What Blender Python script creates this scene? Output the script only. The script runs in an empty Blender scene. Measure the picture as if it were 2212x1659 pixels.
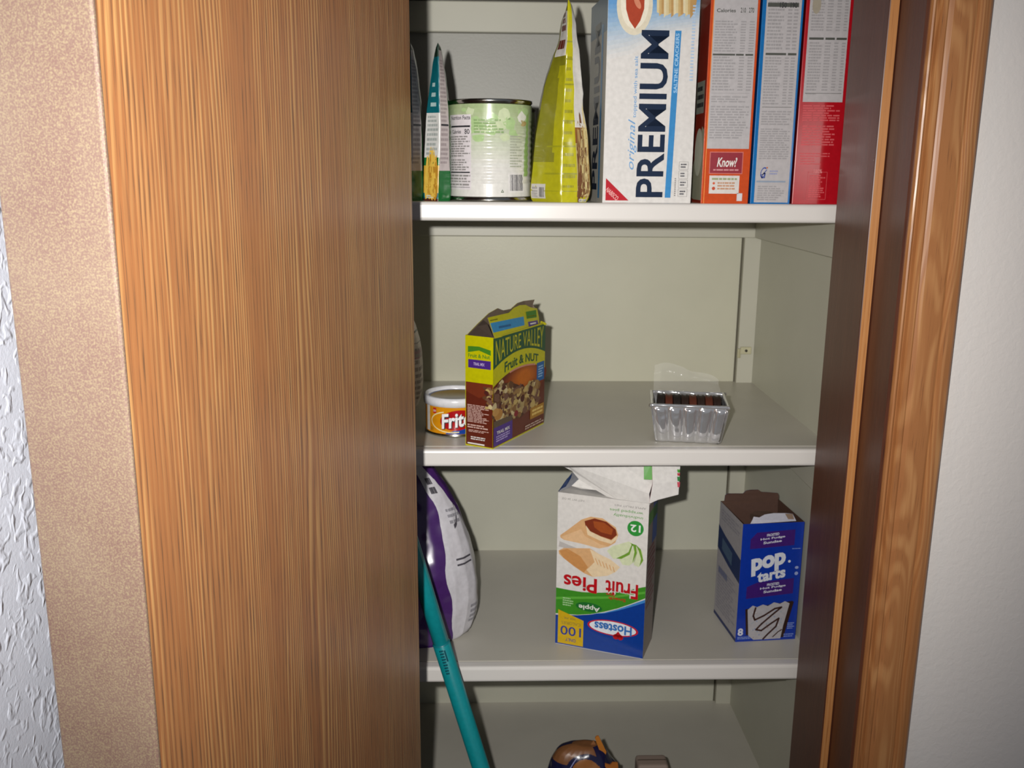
import bpy, bmesh, math, random
from mathutils import Vector, Matrix, noise
from mathutils.geometry import tessellate_polygon
SC = bpy.context.scene
COL = SC.collection
PI = math.pi
rnd = random.Random(7)

# ------------------------------------------------------------------ camera
F_PX, PITCH, YAW, ROLL = 2020.8, .2271, .031, -.0083
EYE = Vector((0, 0, 1.5))
_cy, _sy, _cp, _sp, _cr, _sr = math.cos(YAW), math.sin(YAW), math.cos(PITCH), math.sin(PITCH), math.cos(ROLL), math.sin(ROLL)
_f = Vector((_sy*_cp, _cy*_cp, -_sp)); _r = Vector((_cy, -_sy, 0)); _d = _f.cross(_r)
_r, _d = _cr*_r+_sr*_d, -_sr*_r+_cr*_d
cam = bpy.data.cameras.new('camera'); camo = bpy.data.objects.new('camera', cam); COL.objects.link(camo)
cam.sensor_width = 36; cam.lens = 36*F_PX/2212; cam.clip_start = .01
camo.matrix_world = Matrix.Translation(EYE) @ Matrix((_r, -_d, -_f)).transposed().to_4x4()
cam.dof.use_dof = True; cam.dof.focus_distance = .70; cam.dof.aperture_fstop = 24
SC.camera = camo
def at(px, py, Y):
    """the place at depth Y seen at a pixel of the photograph"""
    v = _r*((px-1106)/F_PX) + _d*((py-829.5)/F_PX) + _f
    return EYE + v*(Y/v.y)

# ------------------------------------------------------------------ light
w = bpy.data.worlds.new('world'); SC.world = w; w.use_nodes = True
w.node_tree.nodes['Background'].inputs[0].default_value = (.80, .88, 1, 1)
w.node_tree.nodes['Background'].inputs[1].default_value = .15
fl = bpy.data.lights.new('camera_flash', 'SPOT'); flo = bpy.data.objects.new('camera_flash', fl); COL.objects.link(flo)
fl.energy = 58; fl.shadow_soft_size = .009; fl.spot_size = math.radians(92); fl.spot_blend = 1; fl.color = (1, .97, .93)
flo.location = EYE + Vector((-.05, .0, .032))
flo.rotation_euler = (at(900, 660, 1)-flo.location).to_track_quat('-Z', 'Y').to_euler()
SC.view_settings.view_transform = 'Standard'; SC.view_settings.look = 'None'
SC.view_settings.gamma = 1; SC.view_settings.use_curve_mapping = False; SC.view_settings.exposure = 0

# ------------------------------------------------------------------ materials
def lin(h):
    c = [int(h[i:i+2], 16)/255 for i in (0, 2, 4)]
    return tuple(x/12.92 if x <= .04045 else ((x+.055)/1.055)**2.4 for x in c)+(1,)
_mats = {}
def base(name):
    m = bpy.data.materials.new(name); m.use_nodes = True
    nt = m.node_tree; b = nt.nodes['Principled BSDF']
    return m, nt, b
def N(nt, t, **kw):
    n = nt.nodes.new(t)
    for k, v in kw.items(): setattr(n, k, v)
    return n
def coords(nt, scale, rot=(0, 0, 0)):
    tc = N(nt, 'ShaderNodeTexCoord'); mp = N(nt, 'ShaderNodeMapping')
    mp.inputs['Scale'].default_value = scale; mp.inputs['Rotation'].default_value = rot
    nt.links.new(tc.outputs['Object'], mp.inputs[0]); return mp.outputs[0]
def noise_n(nt, vec, scale, detail=2, rough=.5, dist=0):
    n = N(nt, 'ShaderNodeTexNoise'); n.inputs['Scale'].default_value = scale; n.inputs['Detail'].default_value = detail
    n.inputs['Roughness'].default_value = rough; n.inputs['Distortion'].default_value = dist
    nt.links.new(vec, n.inputs['Vector']); return n.outputs['Fac']
def ramp(nt, fac, stops):
    r = N(nt, 'ShaderNodeValToRGB'); e = r.color_ramp.elements
    while len(e) < len(stops): e.new(.5)
    for i, (p, c) in enumerate(stops):
        e[i].position = p; e[i].color = c if len(c) == 4 else c+(1,)
    nt.links.new(fac, r.inputs[0]); return r.outputs[0]
def mix(nt, fac, a, b, mode='MIX'):
    m = N(nt, 'ShaderNodeMix', data_type='RGBA', blend_type=mode)
    for v, s in ((fac, m.inputs[0]), (a, m.inputs[6]), (b, m.inputs[7])):
        if isinstance(v, (int, float, tuple)): s.default_value = v
        else: nt.links.new(v, s)
    return m.outputs[2]
def bump(nt, b, h, strength, dist):
    n = N(nt, 'ShaderNodeBump'); n.inputs['Strength'].default_value = strength; n.inputs['Distance'].default_value = dist
    nt.links.new(h, n.inputs['Height']); nt.links.new(n.outputs[0], b.inputs['Normal'])
def ink(h, rough=.38, coat=0, metal=0):
    """printed board or plain plastic, with a faint unevenness"""
    k = ('ink', h, rough, coat, metal)
    if k not in _mats:
        m, nt, b = base('ink_'+h); v = coords(nt, (1, 1, 1))
        f = noise_n(nt, v, 180, 2)
        c = lin(h); nt.links.new(ramp(nt, f, [(.3, tuple(x*.93 for x in c[:3])), (.7, tuple(min(1, x*1.05) for x in c[:3]))]), b.inputs['Base Color'])
        b.inputs['Roughness'].default_value = rough; b.inputs['Metallic'].default_value = metal
        b.inputs['Coat Weight'].default_value = coat
        _mats[k] = m
    return _mats[k]
def paint(name, h, rough=.5, var=.06, bs=0, bscale=300, spec=.5):
    m, nt, b = base(name); v = coords(nt, (1, 1, 1)); c = lin(h)
    f = noise_n(nt, v, 6, 4, .6)
    nt.links.new(ramp(nt, f, [(.3, tuple(x*(1-var) for x in c[:3])), (.7, tuple(min(1, x*(1+var)) for x in c[:3]))]), b.inputs['Base Color'])
    b.inputs['Roughness'].default_value = rough; b.inputs['Specular IOR Level'].default_value = spec
    if bs: bump(nt, b, noise_n(nt, v, bscale, 3), bs, .001)
    return m
def wood(name, c0, c1, c2, pore, period=.0045, rough=.35, axis=1, wob=1.0, lines=.8, warp=.02, bumpy=.25, low_s=(14, 14, .9), pt=.53):
    """grain runs along local Z; the lines follow each other along the given axis"""
    m, nt, b = base(name)
    sc = [30, 30, 30]; sc[2] = 1.1
    vlow = coords(nt, low_s); vmid = coords(nt, (130, 130, 6)); vfine = coords(nt, (1100, 1100, 22))
    tc = N(nt, 'ShaderNodeTexCoord'); sep = N(nt, 'ShaderNodeSeparateXYZ'); nt.links.new(tc.outputs['Object'], sep.inputs[0])
    low = noise_n(nt, vlow, 1, 2, .5); mid = noise_n(nt, vmid, 1, 3, .6); fine = noise_n(nt, vfine, 1, 2, .6)
    add = N(nt, 'ShaderNodeMath', operation='MULTIPLY_ADD'); nt.links.new(low, add.inputs[0]); add.inputs[1].default_value = warp*wob
    nt.links.new(sep.outputs[axis], add.inputs[2])
    a2 = N(nt, 'ShaderNodeMath', operation='MULTIPLY_ADD'); nt.links.new(mid, a2.inputs[0]); a2.inputs[1].default_value = .0040*wob; nt.links.new(add.outputs[0], a2.inputs[2])
    mu = N(nt, 'ShaderNodeMath', operation='MULTIPLY'); nt.links.new(a2.outputs[0], mu.inputs[0]); mu.inputs[1].default_value = 2*PI/period
    si = N(nt, 'ShaderNodeMath', operation='SINE'); nt.links.new(mu.outputs[0], si.inputs[0])
    s2 = N(nt, 'ShaderNodeMath', operation='MULTIPLY_ADD'); nt.links.new(si.outputs[0], s2.inputs[0]); s2.inputs[1].default_value = .5; s2.inputs[2].default_value = .5
    lighter = ramp(nt, s2.outputs[0], [(.25, (0, 0, 0)), (.95, (1, 1, 1))])
    body = mix(nt, low, lin(c0), lin(c1))
    amt = ramp(nt, mid, [(.36, (.12,)*3), (.58, (lines,)*3)])
    m0 = N(nt, 'ShaderNodeMath', operation='MULTIPLY'); nt.links.new(ramp(nt, noise_n(nt, vlow, 2.3, 1), [(.36, (.25,)*3), (.5, (1, 1, 1))]), m0.inputs[0]); nt.links.new(amt, m0.inputs[1])
    mm = N(nt, 'ShaderNodeMath', operation='MULTIPLY'); nt.links.new(lighter, mm.inputs[0]); nt.links.new(m0.outputs[0], mm.inputs[1])
    col = mix(nt, mm.outputs[0], body, lin(c2))
    pf = ramp(nt, fine, [(pt, (0, 0, 0)), (pt+.1, (.75,)*3)])
    dk = ramp(nt, s2.outputs[0], [(.05, (1, 1, 1)), (.6, (.15,)*3)])
    pm = N(nt, 'ShaderNodeMath', operation='MULTIPLY'); nt.links.new(pf, pm.inputs[0]); nt.links.new(dk, pm.inputs[1])
    col = mix(nt, pm.outputs[0], col, lin(pore))
    nt.links.new(col, b.inputs['Base Color']); b.inputs['Roughness'].default_value = rough
    bump(nt, b, mm.outputs[0], bumpy, .0004)
    return m

# ------------------------------------------------------------------ mesh helpers
class MB:
    def __init__(s): s.v = []; s.f = []; s.mi = []; s.mats = []; s.sm = []
    def mat(s, m):
        if m not in s.mats: s.mats.append(m)
        return s.mats.index(m)
    def add(s, vs, fs, m, smooth=False):
        o = len(s.v); i = s.mat(m); s.v += [tuple(x) for x in vs]
        for f in fs: s.f.append([o+k for k in f]); s.mi.append(i); s.sm.append(smooth)
    def box(s, a, b, m, ms=None):
        x0, y0, z0 = a; x1, y1, z1 = b
        v = [(x0,y0,z0),(x1,y0,z0),(x1,y1,z0),(x0,y1,z0),(x0,y0,z1),(x1,y0,z1),(x1,y1,z1),(x0,y1,z1)]
        fs = dict(bottom=[0,3,2,1], top=[4,5,6,7], front=[0,1,5,4], right=[1,2,6,5], back=[2,3,7,6], left=[3,0,4,7])
        for k, f in fs.items(): s.add([v[i] for i in f], [[0,1,2,3]], (ms or {}).get(k, m))
    def sheet(s, top, m, mback=None, t=.0007, medge=None, cam_at=None):
        """a panel of card: an outline of points in order, given its thickness along its normal"""
        P = [Vector(p) for p in top]; n = Vector()
        c = sum(P, Vector())/len(P)
        for i in range(len(P)): n += (P[i]-c).cross(P[(i+1) % len(P)]-c)
        n.normalize(); k = len(P)
        if cam_at is not None and n.dot(cam_at-c) < 0: n = -n; P = P[::-1]
        a = [p+n*t/2 for p in P]; b = [p-n*t/2 for p in P]
        u_ = (P[1]-P[0]).normalized(); u_ = (u_-n*u_.dot(n)).normalized(); w_ = n.cross(u_)
        T = [list(t_) for t_ in tessellate_polygon([[Vector(((p-c).dot(u_), (p-c).dot(w_), 0)) for p in P]])]
        def up(t_): return t_ if (P[t_[1]]-P[t_[0]]).cross(P[t_[2]]-P[t_[0]]).dot(n) > 0 else t_[::-1]
        T = [up(t_) for t_ in T]
        s.add(a, T, m); s.add(b, [t_[::-1] for t_ in T], mback or m)
        s.add(a+b, [[i, k+i, k+(i+1) % k, (i+1) % k] for i in range(k)], medge or mback or m)
    def build(s, name, parent=None, bevel=0, seg=2, weld=False):
        me = bpy.data.meshes.new(name); me.from_pydata(s.v, [], s.f)
        for m in s.mats: me.materials.append(m)
        for p, i, sm in zip(me.polygons, s.mi, s.sm): p.material_index = i; p.use_smooth = sm
        if weld or bevel:
            bm = bmesh.new(); bm.from_mesh(me); bmesh.ops.remove_doubles(bm, verts=bm.verts, dist=1e-5)
            bmesh.ops.recalc_face_normals(bm, faces=bm.faces)
            if bevel: bmesh.ops.bevel(bm, geom=bm.edges[:], offset=bevel, segments=seg, profile=.5, affect='EDGES', clamp_overlap=True)
            bm.to_mesh(me); bm.free()
        me.update(); o = bpy.data.objects.new(name, me); COL.objects.link(o)
        if parent: o.parent = parent
        return o
def tag(o, label=None, cat=None, group=None, kind=None):
    for k, v in (('label', label), ('category', cat), ('group', group), ('kind', kind)):
        if v: o[k] = v
    return o
def empty(name, loc=(0, 0, 0), rz=0):
    o = bpy.data.objects.new(name, None); COL.objects.link(o); o.location = loc; o.rotation_euler = (0, 0, rz); o.empty_display_size = .02
    return o
def lathe(mb, prof, m, seg=64, c=(0, 0), smooth=True):
    n = len(prof); vs = []
    for r, z in prof:
        for k in range(seg):
            a = 2*PI*k/seg; vs.append((c[0]+r*math.cos(a), c[1]+r*math.sin(a), z))
    fs = [[i*seg+k, i*seg+(k+1) % seg, (i+1)*seg+(k+1) % seg, (i+1)*seg+k] for i in range(n-1) for k in range(seg)]
    mb.add(vs, fs, m, smooth)

# text outlines as flat polygons, fitted to a unit box
_txt = {}
def glyphs(s, bold=0., shear=0.):
    k = (s, bold, shear)
    if k not in _txt:
        cu = bpy.data.curves.new('t', 'FONT'); cu.body = s; cu.offset = bold; cu.shear = shear; cu.resolution_u = 3; cu.fill_mode = 'FRONT'
        ob = bpy.data.objects.new('t', cu); me = ob.to_mesh()
        v = [(p.co.x, p.co.y) for p in me.vertices]; f = [list(p.vertices) for p in me.polygons]
        ob.to_mesh_clear(); bpy.data.objects.remove(ob); bpy.data.curves.remove(cu)
        x0, x1 = min(p[0] for p in v), max(p[0] for p in v); y0, y1 = min(p[1] for p in v), max(p[1] for p in v)
        _txt[k] = ([((x-x0)/(x1-x0), (y-y0)/(y1-y0)) for x, y in v], f)
    return _txt[k]
class Print:
    """ink laid on a surface: surf(u, v, h) gives the place at u, v raised by h"""
    H = .00012
    def __init__(s, mb, surf, su=1., sv=1., step=None, flip=False):
        s.mb, s.surf, s.su, s.sv, s.step, s.flip = mb, surf, su, sv, step, flip
    def flat(s, vs, fs, m, layer=1):
        if s.step:
            bm = bmesh.new(); bv = [bm.verts.new((x*s.su, y*s.sv, 0)) for x, y in vs]
            for f in fs:
                try: bm.faces.new([bv[i] for i in f])
                except ValueError: pass
            bmesh.ops.triangulate(bm, faces=bm.faces[:])
            for ax in (0, 1):
                cs = [v.co[ax] for v in bm.verts]
                if not cs: bm.free(); return
                st = s.step[ax]
                for k in range(math.floor(min(cs)/st)+1, math.ceil(max(cs)/st)):
                    n = [0, 0, 0]; n[ax] = 1; co = [0, 0, 0]; co[ax] = k*st
                    bmesh.ops.bisect_plane(bm, geom=bm.verts[:]+bm.edges[:]+bm.faces[:], plane_co=co, plane_no=n, dist=1e-7)
            bm.verts.index_update()
            P = [(v.co.x, v.co.y) for v in bm.verts]; FF = [[v.index for v in f.verts] for f in bm.faces]; bm.free()
        else: P = [(x*s.su, y*s.sv) for x, y in vs]; FF = fs
        s.mb.add([s.surf(x, y, layer*s.H) for x, y in P], FF, m, bool(s.step))
    def poly(s, pts, m, layer=1): s.flat(pts, [list(range(len(pts)))], m, layer)
    def rect(s, x0, y0, x1, y1, m, layer=1): s.poly([(x0, y0), (x1, y0), (x1, y1), (x0, y1)], m, layer)
    def oval(s, cx, cy, rx, ry, m, layer=1, rot=0, n=28):
        c, q = math.cos(rot), math.sin(rot)
        s.poly([(cx+rx*math.cos(a)*c-ry*math.sin(a)*q, cy+rx*math.cos(a)*q+ry*math.sin(a)*c) for a in [2*PI*k/n for k in range(n)]], m, layer)
    def blob(s, cx, cy, r, m, layer=1, e=.3, n=9):
        a0 = rnd.random()*6; q = rnd.uniform(.6, 1)
        s.poly([(cx+r*(1+rnd.uniform(-e, e))*math.cos(a0+2*PI*k/n), cy+q*r*(1+rnd.uniform(-e, e))*math.sin(a0+2*PI*k/n)*s.su/s.sv) for k in range(n)], m, layer)
    def text(s, t, cx, cy, L, Hh, m, layer=2, rot=0, bold=.012, shear=0, warp=None):
        """L: length along the line, Hh: height, both in the units of the axes at rot 0 (or swapped at 90)"""
        vs, fs = glyphs(t, bold, shear)
        if warp: s.flat([warp(x, y) for x, y in vs], fs, m, layer); return
        c, q = math.cos(math.radians(rot)), math.sin(math.radians(rot)); out = []
        for x, y in vs:
            a, b = (x-.5)*L, (y-.5)*Hh; out.append((cx+a*c-b*q, cy+a*q+b*c))
        s.flat(out, fs, m, layer)
    def line(s, pts, wd, m, layer=2):
        for (x0, y0), (x1, y1) in zip(pts, pts[1:]):
            dx, dy = (x1-x0)*s.su, (y1-y0)*s.sv; L = math.hypot(dx, dy) or 1e-9
            nx, ny = -dy/L*wd/2/s.su, dx/L*wd/2/s.sv; ex, ey = dx/L*wd*.3/s.su, dy/L*wd*.3/s.sv
            s.poly([(x0+nx-ex, y0+ny-ey), (x0-nx-ex, y0-ny-ey), (x1-nx+ex, y1-ny+ey), (x1+nx+ex, y1+ny+ey)], m, layer)
    def frame(s, x0, y0, x1, y1, wd, m, layer=2): s.line([(x0, y0), (x1, y0), (x1, y1), (x0, y1), (x0, y0)], wd, m, layer)
    def micro(s, x0, y0, x1, y1, rows, m, layer=2, fill=.55, ragged=.3, words=5):
        """lines of print too small to read"""
        dy = (y1-y0)/rows
        for i in range(rows):
            y = y1-(i+.75)*dy; x = x0; end = x1-(x1-x0)*ragged*rnd.random()*(rnd.random() < .6)
            while x < end:
                wl = (x1-x0)/words*rnd.uniform(.4, 1.4); xe = min(x+wl, end)
                if xe-x > (x1-x0)*.02: s.rect(x, y, xe, y+dy*fill, m, layer)
                x = xe+(x1-x0)*.03
    def bars(s, x0, y0, x1, y1, m, layer=2, n=16):
        x = x0; q = (x1-x0)/n/1.6
        while x < x1:
            wv = q*rnd.choice((.5, .9, 1.5)); s.rect(x, y0, min(x+wv, x1), y1, m, layer); x += wv+q*rnd.choice((.5, .8, 1.3))
    def grad(s, x0, y0, x1, y1, ca, cb, n=8, layer=1, rough=.38):
        A, B = [int(ca[i:i+2], 16) for i in (0, 2, 4)], [int(cb[i:i+2], 16) for i in (0, 2, 4)]
        for k in range(n):
            t = (k+.5)/n; h = ''.join('%02x' % round(a+(b-a)*t) for a, b in zip(A, B))
            s.rect(x0, y0+(y1-y0)*k/n, x1, y0+(y1-y0)*(k+1)/n, ink(h, rough), layer)
def face(w_, d_, h_, which):
    if which == 'front': return lambda u, v, h: (u, -h, v)
    if which == 'left': return lambda u, v, h: (-h, d_-u, v)
    if which == 'right': return lambda u, v, h: (w_+h, u, v)
def carton(mb, w_, d_, h_, m, ms=None, open_top=False, inner=None):
    ms = ms or {}
    if not open_top: mb.box((0, 0, 0), (w_, d_, h_), m, ms); return
    t = .0007; O = [(0, 0), (w_, 0), (w_, d_), (0, d_)]; I = [(t, t), (w_-t, t), (w_-t, d_-t), (t, d_-t)]; nm = ['front', 'right', 'back', 'left']
    for i in range(4):
        j = (i+1) % 4
        mb.add([(*O[i], 0), (*O[j], 0), (*O[j], h_), (*O[i], h_)], [[0, 1, 2, 3]], ms.get(nm[i], m))
        mb.add([(*I[i], t), (*I[j], t), (*I[j], h_), (*I[i], h_)], [[3, 2, 1, 0]], inner)
        mb.add([(*O[i], h_), (*O[j], h_), (*I[j], h_), (*I[i], h_)], [[0, 1, 2, 3]], inner)
    mb.add([(*p, 0) for p in O], [[3, 2, 1, 0]], m); mb.add([(*p, t) for p in I], [[0, 1, 2, 3]], inner)
class Loft:
    """a bag: rows of points from the bottom up, ncol points each; noise creases it"""
    def __init__(s, rows, amp=.0012, freq=45, seed=0, closed=False):
        s.rows = [[Vector(p) for p in r] for r in rows]; s.amp, s.freq, s.seed = amp, freq, seed; s.nc = len(rows[0]); s.nr = len(rows); s.closed = closed
    @staticmethod
    def cr(a, b, c, d, t): return .5*((2*b)+(c-a)*t+(2*a-5*b+4*c-d)*t*t+(3*b-a-3*c+d)*t**3)
    def row(s, i, u):
        r = s.rows[max(0, min(s.nr-1, i))]; k = min(int(u), s.nc-2); t = u-k
        return r[k].lerp(r[k+1], t)
    def raw(s, u, v):
        u = max(0, min(s.nc-1, u)); q = max(0, min(.99999, v))*(s.nr-1); i = int(q); t = q-i
        return s.cr(s.row(i-1, u), s.row(i, u), s.row(i+1, u), s.row(i+2, u), t)
    def at(s, u, v, h=0):
        p = s.raw(u, v); e = .02
        n = (s.raw(u+e, v)-s.raw(u-e, v)).cross(s.raw(u, v+e)-s.raw(u, v-e))
        if n.length < 1e-12: n = Vector((0, -1, 0))
        n.normalize(); f = min(1, v*8, (1-v)*10)
        a = noise.noise(Vector((p.x, p.y, p.z*.7))*s.freq+Vector((s.seed, 0, 0)))+.5*noise.noise(p*s.freq*2.7)
        r = 1-abs(noise.noise(Vector((p.x*.8, p.y, p.z))*s.freq*.6+Vector((0, s.seed, 3))))*2
        return p+n*(s.amp*f*(a+.8*r)+h)
    def mesh(s, mb, m, nu=60, nv=70, colour=None):
        us = [(s.nc-1)*i/nu for i in range(nu+1)]; vs = [s.at(u, j/nv) for j in range(nv+1) for u in us]
        for j in range(nv):
            for i in range(nu):
                pass
        if colour:
            gr = {}
            for j in range(nv):
                for i in range(nu): gr.setdefault(colour(us[i]+(s.nc-1)/nu/2, (j+.5)/nv), []).append([j*(nu+1)+i, j*(nu+1)+i+1, (j+1)*(nu+1)+i+1, (j+1)*(nu+1)+i])
            o = len(mb.v); mb.v += [tuple(x) for x in vs]
            for mm, fs in gr.items():
                k = mb.mat(mm)
                for f in fs: mb.f.append([o+q for q in f]); mb.mi.append(k); mb.sm.append(True)
        else: mb.add(vs, [[j*(nu+1)+i, j*(nu+1)+i+1, (j+1)*(nu+1)+i+1, (j+1)*(nu+1)+i] for j in range(nv) for i in range(nu)], m, True)

# ------------------------------------------------------------------ the place
FY, BY, RX, LX = 1.125, 1.516, .4457, -.32         # shelf fronts, back wall, right and left side of the closet
S = [1.7653, 1.46, 1.1547, .8536, .5596]           # tops of the shelves
TH = .022
cream = paint('cream_paint', 'bfbeae', .45, .04, .12, 260)
cream2 = paint('cream_paint_cleat', 'bab8a9', .42, .03)
boardm = paint('shelf_paint', 'bdb9ae', .38, .05, .1, 400)
nose = paint('white_edge_paint', 'd6d2cd', .3, .02)
grime = ink('5a5648', .8)

def wall_tex(name, h, scale, strength, dist, thr=(.5, .6), knock=False):
    m, nt, b = base(name); v = coords(nt, (1, 1, 1)); b.inputs['Base Color'].default_value = lin(h)
    n1 = noise_n(nt, v, scale, 1.2 if knock else 2.5, .5, .5); n2 = noise_n(nt, v, scale*3.1, 3, .6)
    r = ramp(nt, n1, [(thr[0], (0, 0, 0)), (thr[1], (1, 1, 1))])
    hh = mix(nt, .25 if knock else .5, r, n2)
    b.inputs['Roughness'].default_value = .42 if knock else .6
    bump(nt, b, hh, strength, dist); return m
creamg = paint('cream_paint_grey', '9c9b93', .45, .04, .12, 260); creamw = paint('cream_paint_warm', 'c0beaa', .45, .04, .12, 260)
mb = MB()
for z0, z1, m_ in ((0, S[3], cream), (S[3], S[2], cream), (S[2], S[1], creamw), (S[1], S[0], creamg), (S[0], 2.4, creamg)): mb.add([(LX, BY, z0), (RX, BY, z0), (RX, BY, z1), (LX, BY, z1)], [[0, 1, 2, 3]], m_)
tag(mb.build('wall_back'), 'cream painted back of the closet behind the shelves', kind='structure')
mb = MB(); mb.add([(RX, BY, 0), (RX, 1.105, 0), (RX, 1.105, 2.4), (RX, BY, 2.4)], [[0, 1, 2, 3]], cream)
tag(mb.build('wall_closet_right'), 'cream painted right side of the closet', kind='structure')
mb = MB(); mb.add([(LX, .96, 0), (LX, BY, 0), (LX, BY, 2.4), (LX, .96, 2.4)], [[0, 1, 2, 3]], cream)
tag(mb.build('wall_closet_left'), 'cream painted left side of the closet', kind='structure')
mb = MB(); mb.box((-1.2, -1.5, -.05), (2.2, BY, 0), paint('floor_vinyl', '8a7a66', .5)); tag(mb.build('floor'), kind='structure')
wr = wall_tex('wall_orange_peel', 'f4ede7', 130, .32, .0012, (.35, .68))
wl = wall_tex('wall_knockdown', 'd3dae8', 105, .45, .0024, (.52, .72), True)
mb = MB(); mb.box((.4418, .945, 0), (2.2, 1.105, 2.4), wr); tag(mb.build('wall_right'), 'off-white finely textured wall right of the wood trim', kind='structure')
mb = MB(); mb.box((-.32, -1.5, 0), (-.30, .96, 2.4), wl); tag(mb.build('wall_left'), 'blue-white wall with heavy blobbed texture left of the door', kind='structure')
mb = MB(); mb.box((-.30, .945, 0), (-.15, 1.10, 2.4), wr); tag(mb.build('wall_front_left'), kind='structure')

jambm = wood('dark_stained_wood', '4e2a1c', '5c3423', '6d4330', '2b1710', .003, .38, 1, 1, .5)
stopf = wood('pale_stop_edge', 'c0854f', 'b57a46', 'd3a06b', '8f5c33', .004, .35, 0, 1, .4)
casm = wood('stained_oak_casing', 'b57c4c', '9a6238', 'cc9762', '6f4a30', .0085, .30, 0, 1.2, .6, .16, .25, (16, 16, 2.2), .60)
# right jamb, door stop, casing
mb = MB(); mb.box((.4226, .941, 0), (.4418, 1.112, 2.35), jambm); tag(mb.build('trim_1'), 'dark stained right jamb of the closet opening', kind='structure')
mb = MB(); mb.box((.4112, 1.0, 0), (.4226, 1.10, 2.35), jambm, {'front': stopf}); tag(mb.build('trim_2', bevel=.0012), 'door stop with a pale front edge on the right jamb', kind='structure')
prof = [(0, 0), (0, .006), (.02, .0088), (.05, .0095), (.085, .0082), (.10, .0062), (.125, .0062), (.145, .0100), (.17, .0118), (.24, .0122), (.27, .0112),
        (.30, .0122), (.345, .0138), (.5, .0148), (.70, .0152), (.745, .0142), (.77, .0156), (.80, .0172), (.85, .0178), (.95, .0170), (1, .0150), (1, 0)]
def casing(x0, x1, name, label=None):
    mb = MB(); n = len(prof); vs = [(x0+(x1-x0)*a, .945-b, z) for z in (0, 2.4) for a, b in prof]
    mb.add(vs, [[i, i+1, n+i+1, n+i] for i in range(n-1)]+[list(range(n))[::-1], list(range(n, 2*n))], casm); o = mb.build(name)
    bm = bmesh.new(); bm.from_mesh(o.data); bmesh.ops.recalc_face_normals(bm, faces=bm.faces); bm.to_mesh(o.data); bm.free()
    tag(o, label, kind='structure')
casing(.4262, .4815, 'trim_3', 'moulded oak casing between the jamb and the right wall')
casing(-.155, -.215, 'trim_4')
mb = MB(); mb.box((-.15, .941, 0), (-.131, 1.112, 2.35), jambm); tag(mb.build('trim_5'), kind='structure')
# cleats below the shelves on the back and right walls
k = 6
for z in S[:4]:
    mb = MB(); mb.box((LX, BY-.018, z-TH-.044), (RX, BY, z-TH), cream2); tag(mb.build('trim_%d' % k, bevel=.0015), 'cream shelf cleat along the back wall', kind='structure'); k += 1
    mb = MB(); mb.box((RX-.013, 1.118, z-TH-.044), (RX, BY-.018, z-TH), cream2); tag(mb.build('trim_%d' % k, bevel=.0015), 'cream shelf cleat along the right wall', kind='structure'); k += 1
for i in (1, 2, 3):      # corner strips with a crack beside them
    z1, z0 = S[i]-TH-.044, S[i+1]
    mb = MB(); mb.box((RX-.026, BY-.010, z0), (RX, BY, z1), cream2); mb.box((RX-.0285, BY-.0015, z0), (RX-.026, BY, z1), grime)
    tag(mb.build('trim_%d' % k), 'cream corner strip at the right end of the back wall', kind='structure'); k += 1

# ------------------------------------------------------------------ shelves
labels = ['white shelf at the very top edge of the picture', 'white shelf carrying the cereal boxes, cans and cracker box',
          'white shelf carrying the yellow snack carton and clear cookie tray', 'white shelf carrying the upside down pie carton and purple bag',
          'lowest white shelf, carrying the crumpled orange and navy bag']
for i, z in enumerate(S):
    r = tag(empty('shelf', (0, 0, z)), labels[i], 'shelf', 'white closet shelves')
    mb = MB(); mb.box((LX, FY+.018, -.019), (RX, BY, 0), boardm); mb.build('board', r)
    mb = MB(); mb.box((LX, FY, -TH), (RX, FY+.018, .0004), nose); tag(mb.build('edge_strip', r, bevel=.004, seg=3), 'brighter white rounded front edge')
# small clip in the corner of the second bay and a dark spot at the lowest shelf
p = at(1607, 757, BY-.012); r = tag(empty('shelf_clip', (p.x, BY-.0103, p.z)), 'small pale plastic clip on the corner strip above the middle shelf', 'clip')
mb = MB(); mb.box((-.006, -.004, -.006), (.012, 0, .006), ink('bdb99a')); mb.box((-.011, -.006, -.012), (-.006, 0, .003), ink('a9a484')); mb.build('body', r, bevel=.001)
mb = MB(); lathe(mb, [(0, 0), (.0022, 0), (.0022, .0016), (0, .0016)], ink('3d3a30', .6), 16); o = mb.build('screw', r); o.rotation_euler = (PI/2, 0, 0); o.location = (.003, -.0038, 0)

# ------------------------------------------------------------------ door
DX, DY, NX, NY = -.0700, .93, -.1737, .45
ang = math.atan2(DY-NY, DX-NX)-PI/2     # local +Y runs from the near edge to the hinge edge
LD = math.hypot(DX-NX, DY-NY); TD = .0575
doorm = wood('oak_door_veneer', '94633c', '875533', 'b58b58', '4f3d2e', .0046, .33, 1, 1.0, .8, .09, .3, (8, 8, .8), .50)
m, nt, b = base('speckled_door_edge'); v = coords(nt, (1, 1, 1)); f1 = noise_n(nt, v, 1000, 3, .7); f2 = noise_n(nt, v, 22, 3, .6)
a_ = ramp(nt, f1, [(.44, lin('5c443d')), (.66, lin('7c7054'))]); c_ = ramp(nt, f2, [(.3, lin('57443e')), (.7, lin('6c5f53'))])
nt.links.new(mix(nt, .35, a_, c_), b.inputs['Base Color']); b.inputs['Roughness'].default_value = .42; bump(nt, b, f1, .3, .0004); edgem = m
r = tag(empty('door_1', (NX, NY, .01), ang), 'open oak veneer door filling the left half of the view', kind='structure')
mb = MB(); mb.box((-TD, .0006, 0), (0, LD, 2.3), doorm); mb.build('door_panel', r)
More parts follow.
